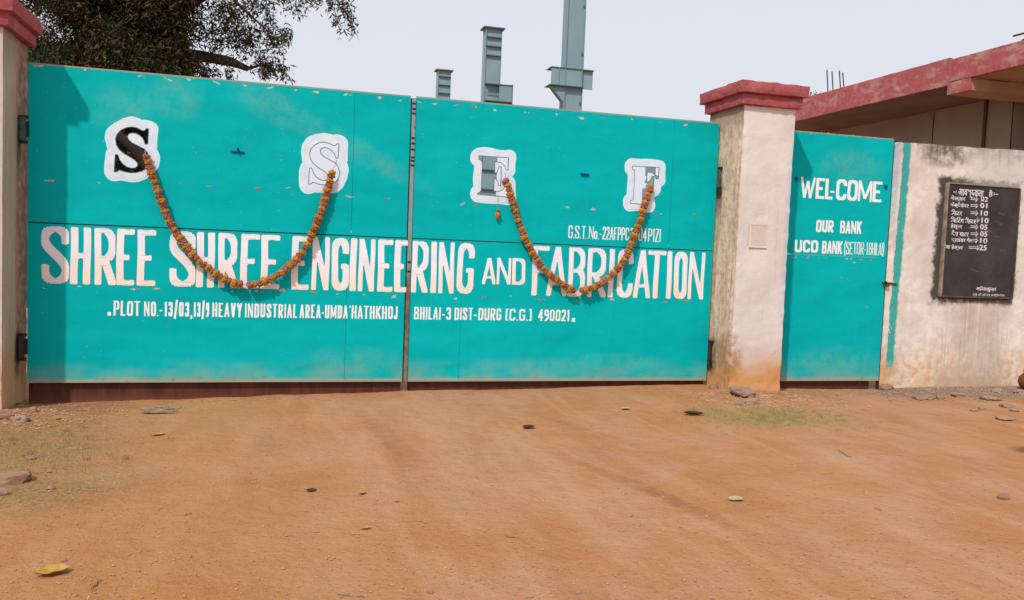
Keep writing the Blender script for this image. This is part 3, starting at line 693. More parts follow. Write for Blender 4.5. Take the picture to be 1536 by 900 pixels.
# bracketed piece seen only through the cut-out initial F
c4 = root('steel_column', 'low bracketed steel column glimpsed through the cut-out letter F', 'column', (11.1, 10, 0), 'grey steel columns in the yard')
MB().box(11.02, 11.14, 10, 10.2, 0, 3.30).obj('post', M['column'], c4)
MB().box(11.08, 11.26, 9.98, 10.2, 3.62, 4.2).obj('bracket_web', M['column'], c4)
MB().prism([(10.96, 3.44), (11.18, 3.34), (11.42, 3.60), (11.10, 3.66)], 1, 9.95, 9.97).obj('bracket_gusset', M['column'], c4)

# ---------------------------------------------------------------- trees
def make_tree(name, label, base, limbs, clusters, leaf, nleaf, seed, droop=.6, mat=None):
    rg = np.random.default_rng(seed)
    r = root(name, label, 'tree', base)
    for i, (pts, rs) in enumerate(limbs):
        P = [Vector(p) for p in pts]; Q = []; RR = []
        for k in range(len(P)-1):
            for s_ in range(5):
                t = s_/5; q = P[k].lerp(P[k+1], t); a = rs[k]+(rs[k+1]-rs[k])*t
                Q.append(q+Vector((nz(q.x, q.z, i, 1.7), nz(q.y, q.z, i+5, 1.7), 0))*a*.8); RR.append(a*(1+.14*nz(q.x, q.y, q.z, 4)))
        Q.append(P[-1]); RR.append(rs[-1])
        MB().tube(Q, RR, 10 if rs[0] > .05 else 5).obj('trunk' if i == 0 else 'limb', M['trunk'], r, smooth=True)
    C_ = []; Dn = []
    tw = sum(c[4] for c in clusters)
    for (cx, cy, cz, rr, wgt, sq) in clusters:
        n = int(nleaf*wgt/tw); k = max(3, n//22)
        cen = rg.normal(size=(k, 3)); cen /= np.linalg.norm(cen, axis=1)[:, None]; cen *= (rg.random(k)**.45)[:, None]*rr
        cen *= np.array([1, 1, sq]); cen += (cx, cy, cz)
        idx = rg.integers(0, k, n); d = rg.normal(size=(n, 3))*np.array([.10, .10, .13])*min(1.2, rr/.5+.25)
        d[:, 2] -= np.abs(rg.normal(size=n))*.06
        C_.append(cen[idx]+d)
    C_ = np.concatenate(C_); n = len(C_)
    dirn = rg.normal(size=(n, 3)); dirn[:, 2] = dirn[:, 2]*.5-droop*1.4; dirn /= np.linalg.norm(dirn, axis=1)[:, None]
    sd = np.cross(dirn, rg.normal(size=(n, 3))); sd /= np.linalg.norm(sd, axis=1)[:, None]
    L = (leaf[0]*(.6+.8*rg.random(n)))[:, None]; Wd = (leaf[1]*(.7+.6*rg.random(n)))[:, None]
    V = np.stack([C_, C_+dirn*L*.45+sd*Wd/2, C_+dirn*L, C_+dirn*L*.45-sd*Wd/2], 1).reshape(-1, 3)
    me = bpy.data.meshes.new('crown'); me.vertices.add(4*n); me.vertices.foreach_set('co', V.ravel())
    me.loops.add(4*n); me.loops.foreach_set('vertex_index', np.arange(4*n)); me.polygons.add(n)
    me.polygons.foreach_set('loop_start', np.arange(n)*4); me.polygons.foreach_set('loop_total', np.full(n, 4)); me.update(); me.validate()
    me.materials.append(mat or M['leaf']); return r, link('crown', me, r)
def T(px, py, y=5): return tuple(atY(px, py, y))
limbs = [([(.95, 5.1, -.1), (.90, 5.1, 2.0), T(279, 112), T(266, 40), T(246, -40), T(215, -190)], [.22, .17, .11, .11, .10, .07]),
         ([T(275, 82), T(310, 85), T(345, 92), T(372, 103)], [.10, .085, .075, .045]),
         ([T(262, 20), T(330, -20), T(400, -55), T(470, -40), T(505, 0)], [.07, .05, .035, .02, .008]),
         ([T(330, -20), T(372, 20), T(400, 45), T(412, 70)], [.03, .022, .014, .006]),
         ([T(372, 103), T(395, 96), T(415, 92)], [.03, .015, .006]),
         ([T(283, 60), T(200, 20), T(120, -20), T(60, -80)], [.10, .08, .06, .03]),
         ([(.90, 5.1, 2.0), (.3, 4.7, 2.9), (-.6, 4.5, 3.6)], [.12, .08, .04]),
         ([T(246, -40), T(330, -130), T(420, -190)], [.09, .06, .02])]
cl = []
rr_ = np.random.default_rng(3)
def addc(px, py, y, r, wgt, sq=.8): p = atY(px, py, y); cl.append((p[0], p[1], p[2], r, wgt, sq))
for _ in range(95):                                       # the dense mass over the left leaf
    px = rr_.uniform(108, 258); py = rr_.uniform(-120, 165); addc(px, py, 5+rr_.uniform(-.5, 1.5), .42, 1.25)
for _ in range(16): addc(rr_.uniform(250, 290), rr_.uniform(-60, 105), 4.72+rr_.uniform(-.1, .1), .2, .35)
for _ in range(16): addc(rr_.uniform(40, 110), rr_.uniform(-90, 15), 5+rr_.uniform(-.5, 1.5), .36, .7)
for _ in range(14): addc(rr_.uniform(45, 110), rr_.uniform(40, 120), 5+rr_.uniform(0, 1.6), .30, .20)
for _ in range(26): addc(rr_.uniform(-260, 60), rr_.uniform(-330, -40), 5.5+rr_.uniform(-.8, 1.5), .6, 1.2)
for _ in range(20): addc(rr_.uniform(100, 420), rr_.uniform(-420, -140), 5.5+rr_.uniform(-.8, 1.5), .6, 1.2)
for _ in range(30): addc(rr_.uniform(140, 270), rr_.uniform(150, 330), 5.6+rr_.uniform(0, 1.6), .42, 1.3)
for (px, py, r, wgt) in ((300, 12, .22, .6), (312, 40, .20, .5), (330, 5, .24, .7), (345, 40, .24, .75), (360, 15, .26, .8), (372, 55, .20, .6), (352, 66, .18, .45),
                       (392, 8, .22, .6), (398, 38, .15, .34), (325, 62, .14, .22), (420, 62, .14, .34), (428, 48, .09, .2), (402, 58, .12, .26),
                       (388, 92, .17, .42), (410, 98, .15, .38), (428, 104, .10, .22), (400, 108, .10, .2), (290, 98, .15, .4), (318, 100, .14, .3), (345, 108, .12, .2), (305, 108, .1, .2),
                       (440, 3, .15, .26), (455, -8, .16, .3), (480, -6, .12, .2), (500, 5, .10, .2), (515, 8, .12, .26), (522, 22, .09, .2), (530, 38, .06, .12), (505, 30, .06, .1), (512, 46, .04, .05),
                       (420, -12, .2, .5), (275, 15, .2, .4), (270, 95, .12, .3)):
    addc(px, py-4, 5+rr_.uniform(-.25, .25), r, wgt*.68, .9)
make_tree('broadleaf_tree', 'dark dense tree with drooping sprays overhanging behind the left gate leaf', (.95, 5.1, 0), limbs, cl, (.095, .024), 165000, 5)
# little tree peeping over the roof behind the right pillar
p = atY(1215, 148, 16)
make_tree('small_tree', 'small green treetop just showing between right pillar cap and roof', (p[0], 16, 0),
          [([(p[0], 16, 0), (p[0]+.1, 16, 3), (p[0], 16, p[2]-.2)], [.12, .09, .03])],
          [(p[0], 16, p[2]-.35, .45, 1, .9), (p[0]+.7, 16.3, p[2]-.6, .6, 1, .9), (p[0]-.8, 16, p[2]-.9, .6, 1, .8)], (.12, .04), 5000, 9, .3, simple('pale_leaf', (.13, .17, .07), (.08, .11, .04), 3, .6, bump=0))
# teal net screen behind the tree
a = atY(-60, 20, 8.3); b = atY(150, 150, 8.3)
SN = root('shade_screen', 'teal net screen behind the dark tree at upper left', 'screen', (a[0], 8.3, 0))
for k in range(5):
    x0 = a[0]+(b[0]-a[0])*k/5; x1 = a[0]+(b[0]-a[0])*(k+1)/5-.03
    vs = []; n_ = 7
    for i in range(n_):
        for j in range(9): vs.append((x0+(x1-x0)*i/(n_-1), 8.3+.03*math.sin(i*1.7+k)+.03*nz(i, j, k), .2+(5.15-.2)*j/8))
    raw('net_panel', vs, [(i*9+j, (i+1)*9+j, (i+1)*9+j+1, i*9+j+1) for i in range(n_-1) for j in range(8)], M['net'], SN)
    MB().tube([(x1+.015, 8.3, 0), (x1+.015, 8.3, 5.2)], .03, 6).obj('post', M['iron'], SN)

# ================================================================ MAIN GATE
ZB, ZT, ZS = .15, 3.25, 1.722
GW = 7.456; XM = 3.735
def seam_y(px): return None
def bars(r, x0, x1, zb=ZB, zt=ZT, y=.008):
    """angle-iron frame behind the sheets"""
    for a in (x0, x1-.05): MB().box(a, a+.05, y, y+.05, zb, zt-.003).obj('frame_upright', M['gate'], r)
    for z in (zb, ZS-.03, zt-.053): MB().box(x0+.052, x1-.052, y, y+.048, z, z+.05).obj('frame_rail', M['gate'], r)
flake_meshes = []
for k in range(14):
    n = 13; rg = random.Random(k*7+1); pts = []
    for i in range(n):
        a_ = 2*math.pi*i/n; rr = rg.uniform(.35, 1.15); pts.append((math.cos(a_)*.040*rr, math.sin(a_)*.013*rr+math.cos(a_)*.012*(rg.random()-.5)))
    flake_meshes.append(MB().prism(pts, 1, -.0035, 0).mesh('weld_scar', M['flake'] if k % 3 else M['flake_d']))
def scar(px, py, parent, s=1., y=-.001):
    for q in range(random.choice((1, 1, 2, 2))):
        p = atY(px+q*random.uniform(3, 8), py+q*random.uniform(-1, 1.5)); o = link('weld_scar', random.choice(flake_meshes), parent)
        o.location = (p[0], y-.0002*q, p[2]); o.rotation_euler = (0, random.uniform(-.3, .4), 0); k = random.uniform(.4, 1.35)/(1+q); o.scale = (s*k, 1, s*k*random.uniform(.6, 1.5))
def leaf_edge(r, x0, x1):
    MB().box(x0, x1, -.003, .03, ZT+.0005, ZT+.014).obj('top_edge', M['edge'], r)
    MB().box(x0, x1, -.006, .03, ZB-.016, ZB-.0005).obj('bottom_edge', M['edge'], r)
def kick(r, pts, x0, x1):
    MB().prism(pts, 1, .035, .075).obj('kick_board', M['rust'], r)
X528 = atY(528, 300)[0]; X690 = atY(690, 500)[0]; X1005 = atY(1006, 300)[0]
GRP = 'main gate leaves'
LL = root('gate_leaf', 'left teal gate leaf with cut-out letters S and S', 'gate', (0, 0, ZB), GRP)
RL = root('gate_leaf', 'right teal gate leaf with cut-out letters E and F', 'gate', (GW, 0, ZB), GRP)
g2 = .0016
def rect(x0, x1, z0, z1): return [(x0, z0), (x1, z0), (x1, z1), (x0, z1)]
sheet('panel', rect(.006, X528-g2, ZS+.005, ZT), [INI['S1'], INI['S2']], -.003, .003, M['gate'], LL)
sheet('panel', rect(X528+g2, XM-.012, ZS+.004, ZT), [], -.0022, .003, M['gate'], LL)
sheet('panel', rect(.006, X528-.03-g2, ZB, ZS-.008), [], -.0022, .003, M['gate'], LL)
sheet('panel', rect(X528-.03+g2, XM-.012, ZB, ZS-.008), [], -.003, .003, M['gate'], LL)
sheet('panel', rect(XM+.05, X1005-g2, ZS+.004, ZT), [INI['E'], INI['F']], -.003, .003, M['gate'], RL)
sheet('panel', rect(X1005+g2, GW, ZS+.004, ZT), [], -.0022, .003, M['gate'], RL)
sheet('panel', rect(XM+.05, X690-g2, ZB, ZS-.008), [], -.003, .003, M['gate'], RL)
sheet('panel', rect(X690+g2, GW, ZB, ZS-.008), [], -.0022, .003, M['gate'], RL)
bars(LL, .006, XM-.012); bars(RL, XM+.05, GW)
for rr_2, xs_2 in ((LL, X528), (RL, X1005)): MB().box(xs_2-.02, xs_2+.02, .0008, .006, ZS+.06, ZT-.06).obj('seam_light_stop', M['dark'], rr_2)  # dark strips added behind the seams to stop light showing through
for rr_2, xs_2 in ((LL, X528-.03), (RL, X690)): MB().box(xs_2-.02, xs_2+.02, .0008, .006, ZB+.06, ZS-.04).obj('seam_light_stop', M['dark'], rr_2)
MB().box(.01, XM-.02, .0009, .0062, ZS-.025, ZS+.025).obj('seam_light_stop', M['dark'], LL); MB().box(XM+.06, GW-.01, .0009, .0062, ZS-.025, ZS+.025).obj('seam_light_stop', M['dark'], RL)
leaf_edge(LL, .006, XM-.012); leaf_edge(RL, XM+.05, GW)
def gp(x): return gz(x, .03)
MB().prism([(.01, -.2), (XM-.02, -.2), (XM-.02, ZB-.018), (.01, ZB-.018)], 1, .045, .09).obj('kick_board', M['rust'], LL)
MB().prism([(XM+.06, -.2), (GW-.01, -.2), (GW-.01, ZB-.018), (XM+.06, ZB-.018)], 1, .045, .09).obj('kick_board', M['rust'], RL)
# meeting bar with slots
MB().box(XM+.002, XM+.044, -.012, .03, ZB-.03, ZT-.01).obj('meeting_bar', M['bar'], RL, bevel=.002)
for py in (155, 163, 170, 207, 215, 224, 236, 241, 248, 393, 407):
    p = atY(615, py); MB().box(XM+.005, XM+.041, -.0165, -.0125, p[2]-.009, p[2]+.009).obj('slot', M['dark'], RL)
MB().box(XM-.0115, XM+.0015, .004, .05, ZB-.02, ZT-.012).obj('meeting_gap_strip', M['dark'], LL)
# handles
for (px, py, L_, hh, leafr) in ((357, 228, .13, .014, LL), (877, 262, .10, .028, RL)):
    p = atY(px, py); o = MB().box(p[0]-L_/2, p[0]+L_/2, -.018, -.0035, p[2]-hh/2, p[2]+hh/2).obj('handle_bar', M['blue'], leafr, bevel=.002)
p = atY(357, 222); MB().tube([(p[0], -.004, p[2]), (p[0], -.03, p[2]-.01), (p[0], -.03, p[2]-.04)], .008, 6).obj('handle_pin', M['blue'], LL)
# initials: white halo with a paler rim
for key, r, o1 in (('S1', LL, .098), ('S2', LL, .100), ('E', RL, .094), ('F', RL, .094)):
    halo(key, o1, -.0045, M['rim'], r, 'letter_rim', inner=.02); halo(key, o1-.021, -.0062, M['halo'], r, 'letter_halo'); halo(key, .0075, -.0078, M['cut'] if key != 'S1' else M['cut_green'], r, 'cut_edge', -.001, 0.)  # last ring: cut edge and its shade painted as a dark outline
# big words, letter by letter
def yb(px): return (425+(449.5-425)*(px-62)/(1056-62), 338.5+(379-338.5)*(px-62)/(1056-62))
def big(parent, t, items, name='lettering'):
    for ch, a, b in items:
        b0, t0 = yb(a); b1, t1 = yb(b); A = atY(a, (b0+t0)/2); Bq = atY(b, (b1+t1)/2)
        z0 = atY((a+b)/2, (b0+b1)/2)[2]; z1 = atY((a+b)/2, (t0+t1)/2)[2]; vs, fs = [], []
        glyph(ch, A[0], z0, Bq[0]-A[0], z1-z0, t, -.0055, vs, fs, 0, .003)
        o = raw(name, vs, fs, M['letter'], parent); o['label'] = 'large painted capital letter ' + ch
big(LL, .034, [('S', 62.4, 104), ('H', 106, 136.4), ('R', 142, 174.5), ('E', 175, 201.6), ('E', 206, 234), ('S', 254.5, 293.6), ('H', 295, 322), ('R', 327.5, 357), ('E', 361, 389), ('E', 391.5, 420),
            ('E', 437.5, 463.5), ('N', 468, 494), ('G', 497.6, 523.6), ('I', 524.6, 535), ('N', 538, 562), ('E', 566.6, 589.4), ('E', 591.6, 611.5)])
big(RL, .0315, [('R', 617.6, 642.8), ('I', 646, 655), ('N', 658, 681), ('G', 685.8, 711), ('F', 798, 823.3), ('A', 820.5, 850.5), ('B', 852.4, 877.5), ('R', 881, 909.5), ('I', 912.4, 921.2), ('C', 925.7, 949.5),
            ('A', 950.4, 975.5), ('T', 970.5, 997.6), ('I', 998.6, 1008.5), ('O', 1010.8, 1030.4), ('N', 1032.7, 1056)])
pword('AND', 723.5, 788, (386.5, 387.5), (426, 427.5), .021, RL, gap=.3)
def l2(px): return (451+(463.8-451)*(px-170)/(807-170), 473.6+(482-473.6)*(px-170)/(860-170))
def line2(parent, items):
    for tx, a, b in items:
        ta, ba = l2(a); tb, bb = l2(b); pword(tx, a, b, (ta, tb), (ba, bb), .0098, parent, mat=M['white'], gap=.55)
pword('*', 161.5, 166.8, (468, 468), (473.5, 473.5), .019, LL, mat=M['white'])
line2(LL, [('PLOT', 170.5, 210.4), ('NO.', 216.4, 238.2), ('-', 239.6, 243.6), ('13/03,', 247, 288), ('13/9', 291, 314), ('HEAVY', 318.4, 363.2), ('INDUSTRIAL', 367.6, 445.6), ('AREA-UMDA', 449.6, 521.4), ("'HATHKHOJ", 524, 596.4)])
line2(RL, [('BHILAI', 621, 661), ('-', 663, 667), ('3', 669, 676.5), ('DIST', 681.6, 709), ('-', 710.5, 715), ('DURG', 717.5, 751.7), ('[C.G.]', 758.3, 797.4), ('490021', 807, 854)])
pword('*', 857, 862.8, (477, 477), (482.6, 482.6), .02, RL, mat=M['white'])
def l3(px): return (338+(343.5-338)*(px-852)/(991-852), 357+(363-357)*(px-852)/(991-852))
for tx, a, b in (('G.S.T.', 852.4, 881), ('No.-', 883.4, 902), ('22AFPPC', 903.4, 943.4), ('3', 945.3, 950), ('04', 957.5, 970), ('P1ZI', 972, 991)):
    ta, ba = l3(a); tb, bb = l3(b); pword(tx, a, b, (ta, tb), (ba, bb), .0066, RL, mat=M['white'], gap=.4)
# weld scars in rows
for px, py in ((75, 271), (148, 274), (313, 280), (387, 283), (430, 282), (524, 295), (579, 298), (65, 432), (120, 430), (200, 434), (235, 433), (348, 437), (385, 437), (425, 436), (470, 440), (505, 441), (545, 442), (592, 445),
               (57, 99), (128, 105), (210, 114), (252, 119), (283, 119), (325, 124), (367, 128), (404, 132), (440, 136), (472, 138), (520, 142), (570, 147), (600, 151)):
    scar(px, py, LL)
for px, py in ((657, 303), (694, 306), (713, 308), (776, 308), (851, 311), (888, 314), (985, 321), (1041, 322), (683, 448), (726, 446), (765, 444), (810, 450), (865, 452), (918, 449), (965, 453), (995, 454), (1028, 452),
               (628, 153), (652, 156), (683, 158), (711, 161), (742, 165), (788, 169), (835, 172), (872, 177), (903, 177), (948, 179), (990, 184), (1028, 188), (1060, 190)):
    scar(px, py, RL)
# hinges
def hinge(r, x, y, z, mat, s):
    h = MB().tube([(x, y, z-.11), (x, y, z+.11)], .038, 12).obj('hinge_barrel', mat, r, smooth=False)
    MB().box(x-.05, x+.05, y-.012, y+.035, z+.10, z+.13).obj('hinge_plate', M['hinge_dark'], h)
    MB().box(x-.05*(s > 0)-.0, x+.06, y+.0, y+.02, z-.075, z+.075).obj('hinge_strap', M['hinge_dark'], h)
    MB().box(x-.045, x+.045, y-.02, y+.035, z-.14, z-.112).obj('hinge_plate', M['hinge_dark'], h)
hinge(LL, -.045, -.03, 2.62, M['hinge'], 1); hinge(LL, -.045, -.045, .50, M['hinge_dark'], 1)
hinge(RL, 7.482-.018, -.055, 2.60, M['hinge'], -1) if False else None
for z, mt in ((2.60, M['hinge']), (.50, M['hinge_dark'])):
    x = 7.470; y = .055
    h = MB().tube([(7.475, -.045, z-.10), (7.475, -.045, z+.10)], .020, 12).obj('hinge_barrel', mt, RL)
    MB().box(7.458, 7.484, -.09, .0, z+.10, z+.13).obj('hinge_plate', M['hinge_dark'], h)
    MB().box(7.458, 7.484, -.085, -.005, z-.20, z-.11).obj('hinge_plate', M['hinge_dark'], h)

# ---------------------------------------------------------------- small gate
DX0, DX1 = 8.17, 9.952
D = root('small_gate', 'narrow teal gate painted with welcome and bank names', 'gate', (DX0, 0, ZB))
sheet('panel', rect(DX0+.004, DX1, ZB-.01, ZS+.0), [], -.003, .003, M['door'], D)
sheet('panel', rect(DX0+.004, DX1, ZS+.004, ZT-.012), [], -.0024, .003, M['door'], D)
MB().box(DX0+.004, DX1, -.003, .03, ZT-.0115, ZT+.002).obj('top_edge', M['edge'], D)
MB().box(DX0+.004, DX1, -.006, .03, ZB-.027, ZB-.0105).obj('bottom_edge', M['edge'], D)
for a in (DX0+.004, DX1-.05): MB().box(a, a+.05, .003, .05, ZB, ZT-.02).obj('frame_upright', M['door'], D)
MB().box(DX0+.01, DX1-.11, .045, .09, -.15, ZB-.028).obj('kick_board', M['rust'], D)
MB().box(DX1+.001, DX1+.017, .004, .05, 0, ZT-.02).obj('closing_strip', M['dark'], D)
pword('WEL', 1200.5, 1249, (265.5, 268.5), (297, 299.5), .022, D, gap=.2, mat=M['white'])
pword('-', 1245.5, 1251.5, (268, 268.3), (300, 300.2), .016, D, mat=M['white'])
pword('COME', 1254, 1322.5, (268.5, 273), (300, 304), .022, D, gap=.2, mat=M['white'])
pword('OUR', 1224, 1250, (329.5, 331), (348, 349), .014, D, gap=.3, mat=M['white'])
pword('BANK', 1260, 1292, (331, 332), (350, 351), .0135, D, gap=.3, mat=M['white'])
pword('UCO', 1191.8, 1227, (360, 360.5), (378.5, 379), .0165, D, gap=.3, mat=M['white'])
pword('BANK', 1232.7, 1263, (361.2, 362), (380.3, 381), .0135, D, gap=.25, mat=M['white'])
pword('(SETOR-1', 1266, 1301.5, (363, 363.5), (381.5, 382), .0062, D, gap=.4, mat=M['white'])
pword('BHILAI)', 1303, 1325.5, (364, 364.8), (382, 383.2), .0056, D, gap=.35, mat=M['white'])
for px, py in ((1200, 198), (1215, 199.5), (1235, 200), (1255, 202), (1275, 203.5), (1295, 206), (1312, 207), (1330, 208.5), (1186, 385.5), (1194, 386), (1203, 386), (1212, 386.4), (1228, 387.5), (1240, 387.5), (1270, 388), (1289, 389.5), (1305, 390), (1263, 417), (1281, 394), (1300, 461)):
    scar(px, py, D, .62)
for (px, py) in ((1194, 268), (1328, 280)):
    p = atY(px, py); MB().box(p[0]-.02, p[0]+.02, -.02, -.0035, p[2]-.018, p[2]+.018).obj('handle_stub', M['blue'], D, bevel=.004)
# hasp with chain ring and bolt into the wall
p = atY(1329, 424)
h = MB().tube([(DX1-.045, -.012, p[2]), (DX1+.03, -.014, p[2]-.002), (10.13, -.016, p[2]-.012)], .011, 6).obj('bolt_rod', M['iron'], D)
ring = [(DX1-.01+.030*math.cos(t), -.03, p[2]-.012+.028*math.sin(t)) for t in np.linspace(0, 2*math.pi, 13)]
MB().tube(ring, .008, 6, False).obj('ring', M['iron'], h)
MB().box(DX1-.0, DX1+.045, -.045, -.016, p[2]-.05, p[2]-.012).obj('padlock', M['iron'], h, bevel=.005)

# ================================================================ GARLANDS
def flower_mesh(name, mat, seed, rough=.16):
    bm = bmesh.new(); bmesh.ops.create_icosphere(bm, subdivisions=3, radius=1)
    rg = random.Random(seed); off = Vector((rg.random()*9, rg.random()*9, rg.random()*9))
    for v in bm.verts:
        n = v.co.normalized(); d = 1+rough*1.2*mnoise.noise(n*3.2+off)+rough*1.3*mnoise.noise(n*9+off)+rg.uniform(-1, 1)*rough*.95
        v.co = n*d
    me = bpy.data.meshes.new(name); bm.to_mesh(me); bm.free(); me.materials.append(mat); return me
FLY = [flower_mesh('marigold', M['marigold'], 1), flower_mesh('marigold', M['marigold_d'], 2), flower_mesh('marigold', M['marigold'], 3)]
FLP = [flower_mesh('rose_bud', M['pink'], 5, .24), flower_mesh('rose_bud', M['pink_d'], 6, .26), flower_mesh('rose_bud', M['pink'], 7, .22)]
def garland(label, pts, gap_px, ends, step=.0505, R0=.0400):
    n = len(pts); P = []
    for i, (px, py) in enumerate(pts):
        t = i/(n-1); y = -.042-.034*math.sin(math.pi*t)**1.3; P.append(Vector(atY(px, py, y)))
    r = root('flower_garland', label, 'garland', P[0], 'marigold garlands on the gate')
    dense = [cr(P, (n-1)*k/600) for k in range(601)]
    L = [0.]
    for a, b in zip(dense, dense[1:]): L.append(L[-1]+(b-a).length)
    tot = L[-1]; cnt = int(tot/step); rg = random.Random(len(label))
    gx0 = atY(gap_px[0], pts[n//2][1], -.12)[0]; gx1 = atY(gap_px[1], pts[n//2][1], -.12)[0]
    MB().tube([Vector(atY(*ends[0], -.004)), P[0]]+[dense[k] for k in range(0, 601, 12)]+[P[-1], Vector(atY(*ends[1], -.004))], .0035, 5).obj('thread', M['thread'], r)
    k = 0
    for i in range(cnt+1):
        s = i*tot/cnt; j = min(599, int(np.searchsorted(L, s))); p = dense[j]; tan = (dense[min(j+3, 600)]-dense[max(j-3, 0)]).normalized()
        if gx0 < p.x < gx1 and abs(tan.z) < .5: continue
        pink = i % 2 == 0
        me = rg.choice(FLP if pink else FLY); o = link('rose_bud' if pink else 'marigold', me, r)
        q = tan.to_track_quat('Z', 'Y'); o.rotation_mode = 'QUATERNION'; from mathutils import Quaternion
        o.rotation_quaternion = q @ Quaternion((0, 0, 1), rg.random()*6.28)
        sz = R0*(.92 if pink else 1.04)*rg.uniform(.86, 1.12)
        o.scale = (sz, sz*rg.uniform(.92, 1.08), sz*.80); o.location = p+Vector((rg.uniform(-1, 1), rg.uniform(-.6, .6), rg.uniform(-1, 1)))*.005
    return r
garland('marigold garland hanging below the two cut-out S letters', [(219, 236), (228, 262), (240, 297), (253, 330), (270, 358), (295, 388), (320, 408), (350, 424), (378, 427), (405, 419), (432, 401), (452, 380), (468, 352), (480, 322), (490, 290), (498, 258)],
        (360, 369), ((217, 222), (505, 240)))
garland('marigold garland hanging below the cut-out letters E and F', [(759, 271), (768, 298), (778, 332), (788, 358), (800, 380), (815, 402), (835, 420), (855, 433), (872, 436), (892, 430), (912, 417), (930, 399), (943, 376), (953, 350), (963, 322), (970, 298), (976, 280)],
        (866, 873), ((757, 258), (980, 266)))
# loose flower hung on a thread from the E
p = atY(747, 322, -.03); q = atY(747, 283, -.004)
PD = root('hanging_flower', 'single small flower dangling on a thread under letter E', 'flower', p)
MB().tube([q, p], .002, 4).obj('thread', M['thread'], PD)
for (dz, s, me, nm) in ((.045, .016, FLP[1], 'bud'), (0, .026, FLY[1], 'marigold'), (-.03, .021, FLP[0], 'rose_bud')):
    o = link(nm, me, PD); o.location = (p[0]+dz*.1, p[1], p[2]+dz); o.scale = (s, s, s*1.1)

# ================================================================ BLACKBOARD AND NOTICE
c = [atY(*q_) for q_ in ((1419, 275), (1529, 283.5), (1406, 442), (1515, 450))]
bx0, bx1, bz0, bz1 = 10.79, 11.985, 1.245, 2.742
BB = root('blackboard', 'black board with white vacancy list hung on the wall', 'blackboard', (11.4, -.03, 1.24))
MB().box(bx0+.022, bx1-.012, -.040, -.012, bz0+.016, bz1-.014).obj('board_face', M['slate'], BB)
MB().box(bx0, bx0+.02, -.058, -.004, bz0, bz1).obj('frame_strip', M['wood'], BB, bevel=.002)
MB().box(bx0+.021, bx1-.02, -.052, -.006, bz1-.012, bz1+.004).obj('frame_strip', M['wood'], BB, bevel=.002)
MB().box(bx1-.011, bx1+.004, -.05, -.006, bz0, bz1-.01).obj('frame_strip', M['wood_dark'], BB, bevel=.002)
MB().box(bx0+.021, bx1-.012, -.05, -.006, bz0-.004, bz0+.015).obj('frame_strip', M['wood_dark'], BB, bevel=.002)
def chalk(text, a, py, b, hpx, bold=.022, mat='chalk'):
    """one chalked word spanning px a..b with its base line at py"""
    cu = bpy.data.curves.new('tmp', 'FONT'); cu.body = text; cu.size = 1; cu.offset = bold; cu.resolution_u = 2
    o = bpy.data.objects.new('tmp', cu); COL.objects.link(o); bpy.context.view_layer.update()
    dg = bpy.context.evaluated_depsgraph_get(); me = bpy.data.meshes.new_from_object(o.evaluated_get(dg)); bpy.data.objects.remove(o)
    if not len(me.vertices): return
    co = np.array([v.co[:] for v in me.vertices]); mn, mxx = co.min(0), co.max(0)
    A = atY(a, py, -.043); Bq = atY(b, py+(b-a)*.06, -.043); Tp = atY(a, py-hpx, -.043)
    sx = (Bq[0]-A[0])/(mxx[0]-mn[0]); sz = (Tp[2]-A[2])/max(.35, mxx[1]-mn[1])
    for v in me.vertices:
        u = (v.co.x-mn[0])*sx; v.co = (A[0]+u, -.0418, A[2]+(v.co.y-mn[1])*sz+.0035*math.sin(u*60))
    me.materials.clear(); me.materials.append(M[mat]); me.name = 'lettering'; o = link('lettering', me, BB); return o
rows = [('आवश्यकता', 1437, 297, 1475, 14), ('है', 1483, 296, 1489, 11), (':-', 1490, 293, 1497, 4), ('-:', 1430, 290, 1435, 4)]
for r_ in rows: chalk(*r_)
L3 = [('वेल्डर', 1426, 1448, '02', 1471, 301.5), ('फेब्रीकेटर', 1425.5, 1453, '01', 1470, 311.5), ('िफटर', 1427, 1443, '10', 1471, 322.5), ('िफिटंग िफटर', 1426, 1464, '10', 1472, 333.5),
      ('हेल्पर', 1426, 1443, '05', 1470, 343.5), ('गैस कटर', 1427, 1453, '05', 1470, 353.8), ('ग्राइंडर मैन', 1427, 1459, '10', 1470, 363.8), ('टेक हेल्पर', 1415, 1444, '25', 1469, 374.5)]
for i, (tx, a, b, num, nx0, py) in enumerate(L3):
    chalk(tx, a, py, b, 8.5); chalk(num, nx0, py+.8, nx0+11, 8, .02)
    ax = {3: 1465, 6: 1460}.get(i, 1456); bx = {3: 1469, 6: 1467}.get(i, 1467 if i < 7 else 1469)
    if i == 7: ax = 1453
    A = atY(ax, py-3.5, -.043); Bq = atY(bx, py-3, -.043); hh = .018; mb = MB()
    for dz in (-hh*.6, hh*.6): mb.box(A[0], Bq[0]-.02, -.0425, -.0405, A[2]+dz-.004, A[2]+dz+.004)
    for sg in (-1, 1): mb.tube([(Bq[0]-.035, -.0415, A[2]+sg*.035), (Bq[0], -.0415, A[2])], .0045, 4)
    mb.obj('arrow', M['chalk'], BB)
chalk('अिनलकुमार', 1464, 437.5, 1494, 8.5); chalk('श्री जी सी एंड इंजीिनयिरंग', 1459, 444.6, 1507, 5, .006)
NP = root('paper_notice', 'small faded paper notice pasted on the white pillar', 'notice', (7.76, -.51, 1.92))
vs = []; 
for i in range(5):
    for j in range(6): vs.append((7.635+.235*i/4, -.5125-.004*nz(i*3, j*2, 4)-.003*(i in (0, 4))*(j in (0, 5)), 1.775+.285*j/5))
raw('sheet', vs, [(i*6+j, (i+1)*6+j, (i+1)*6+j+1, i*6+j+1) for i in range(4) for j in range(5)], M['paper'], NP)
mb = MB()
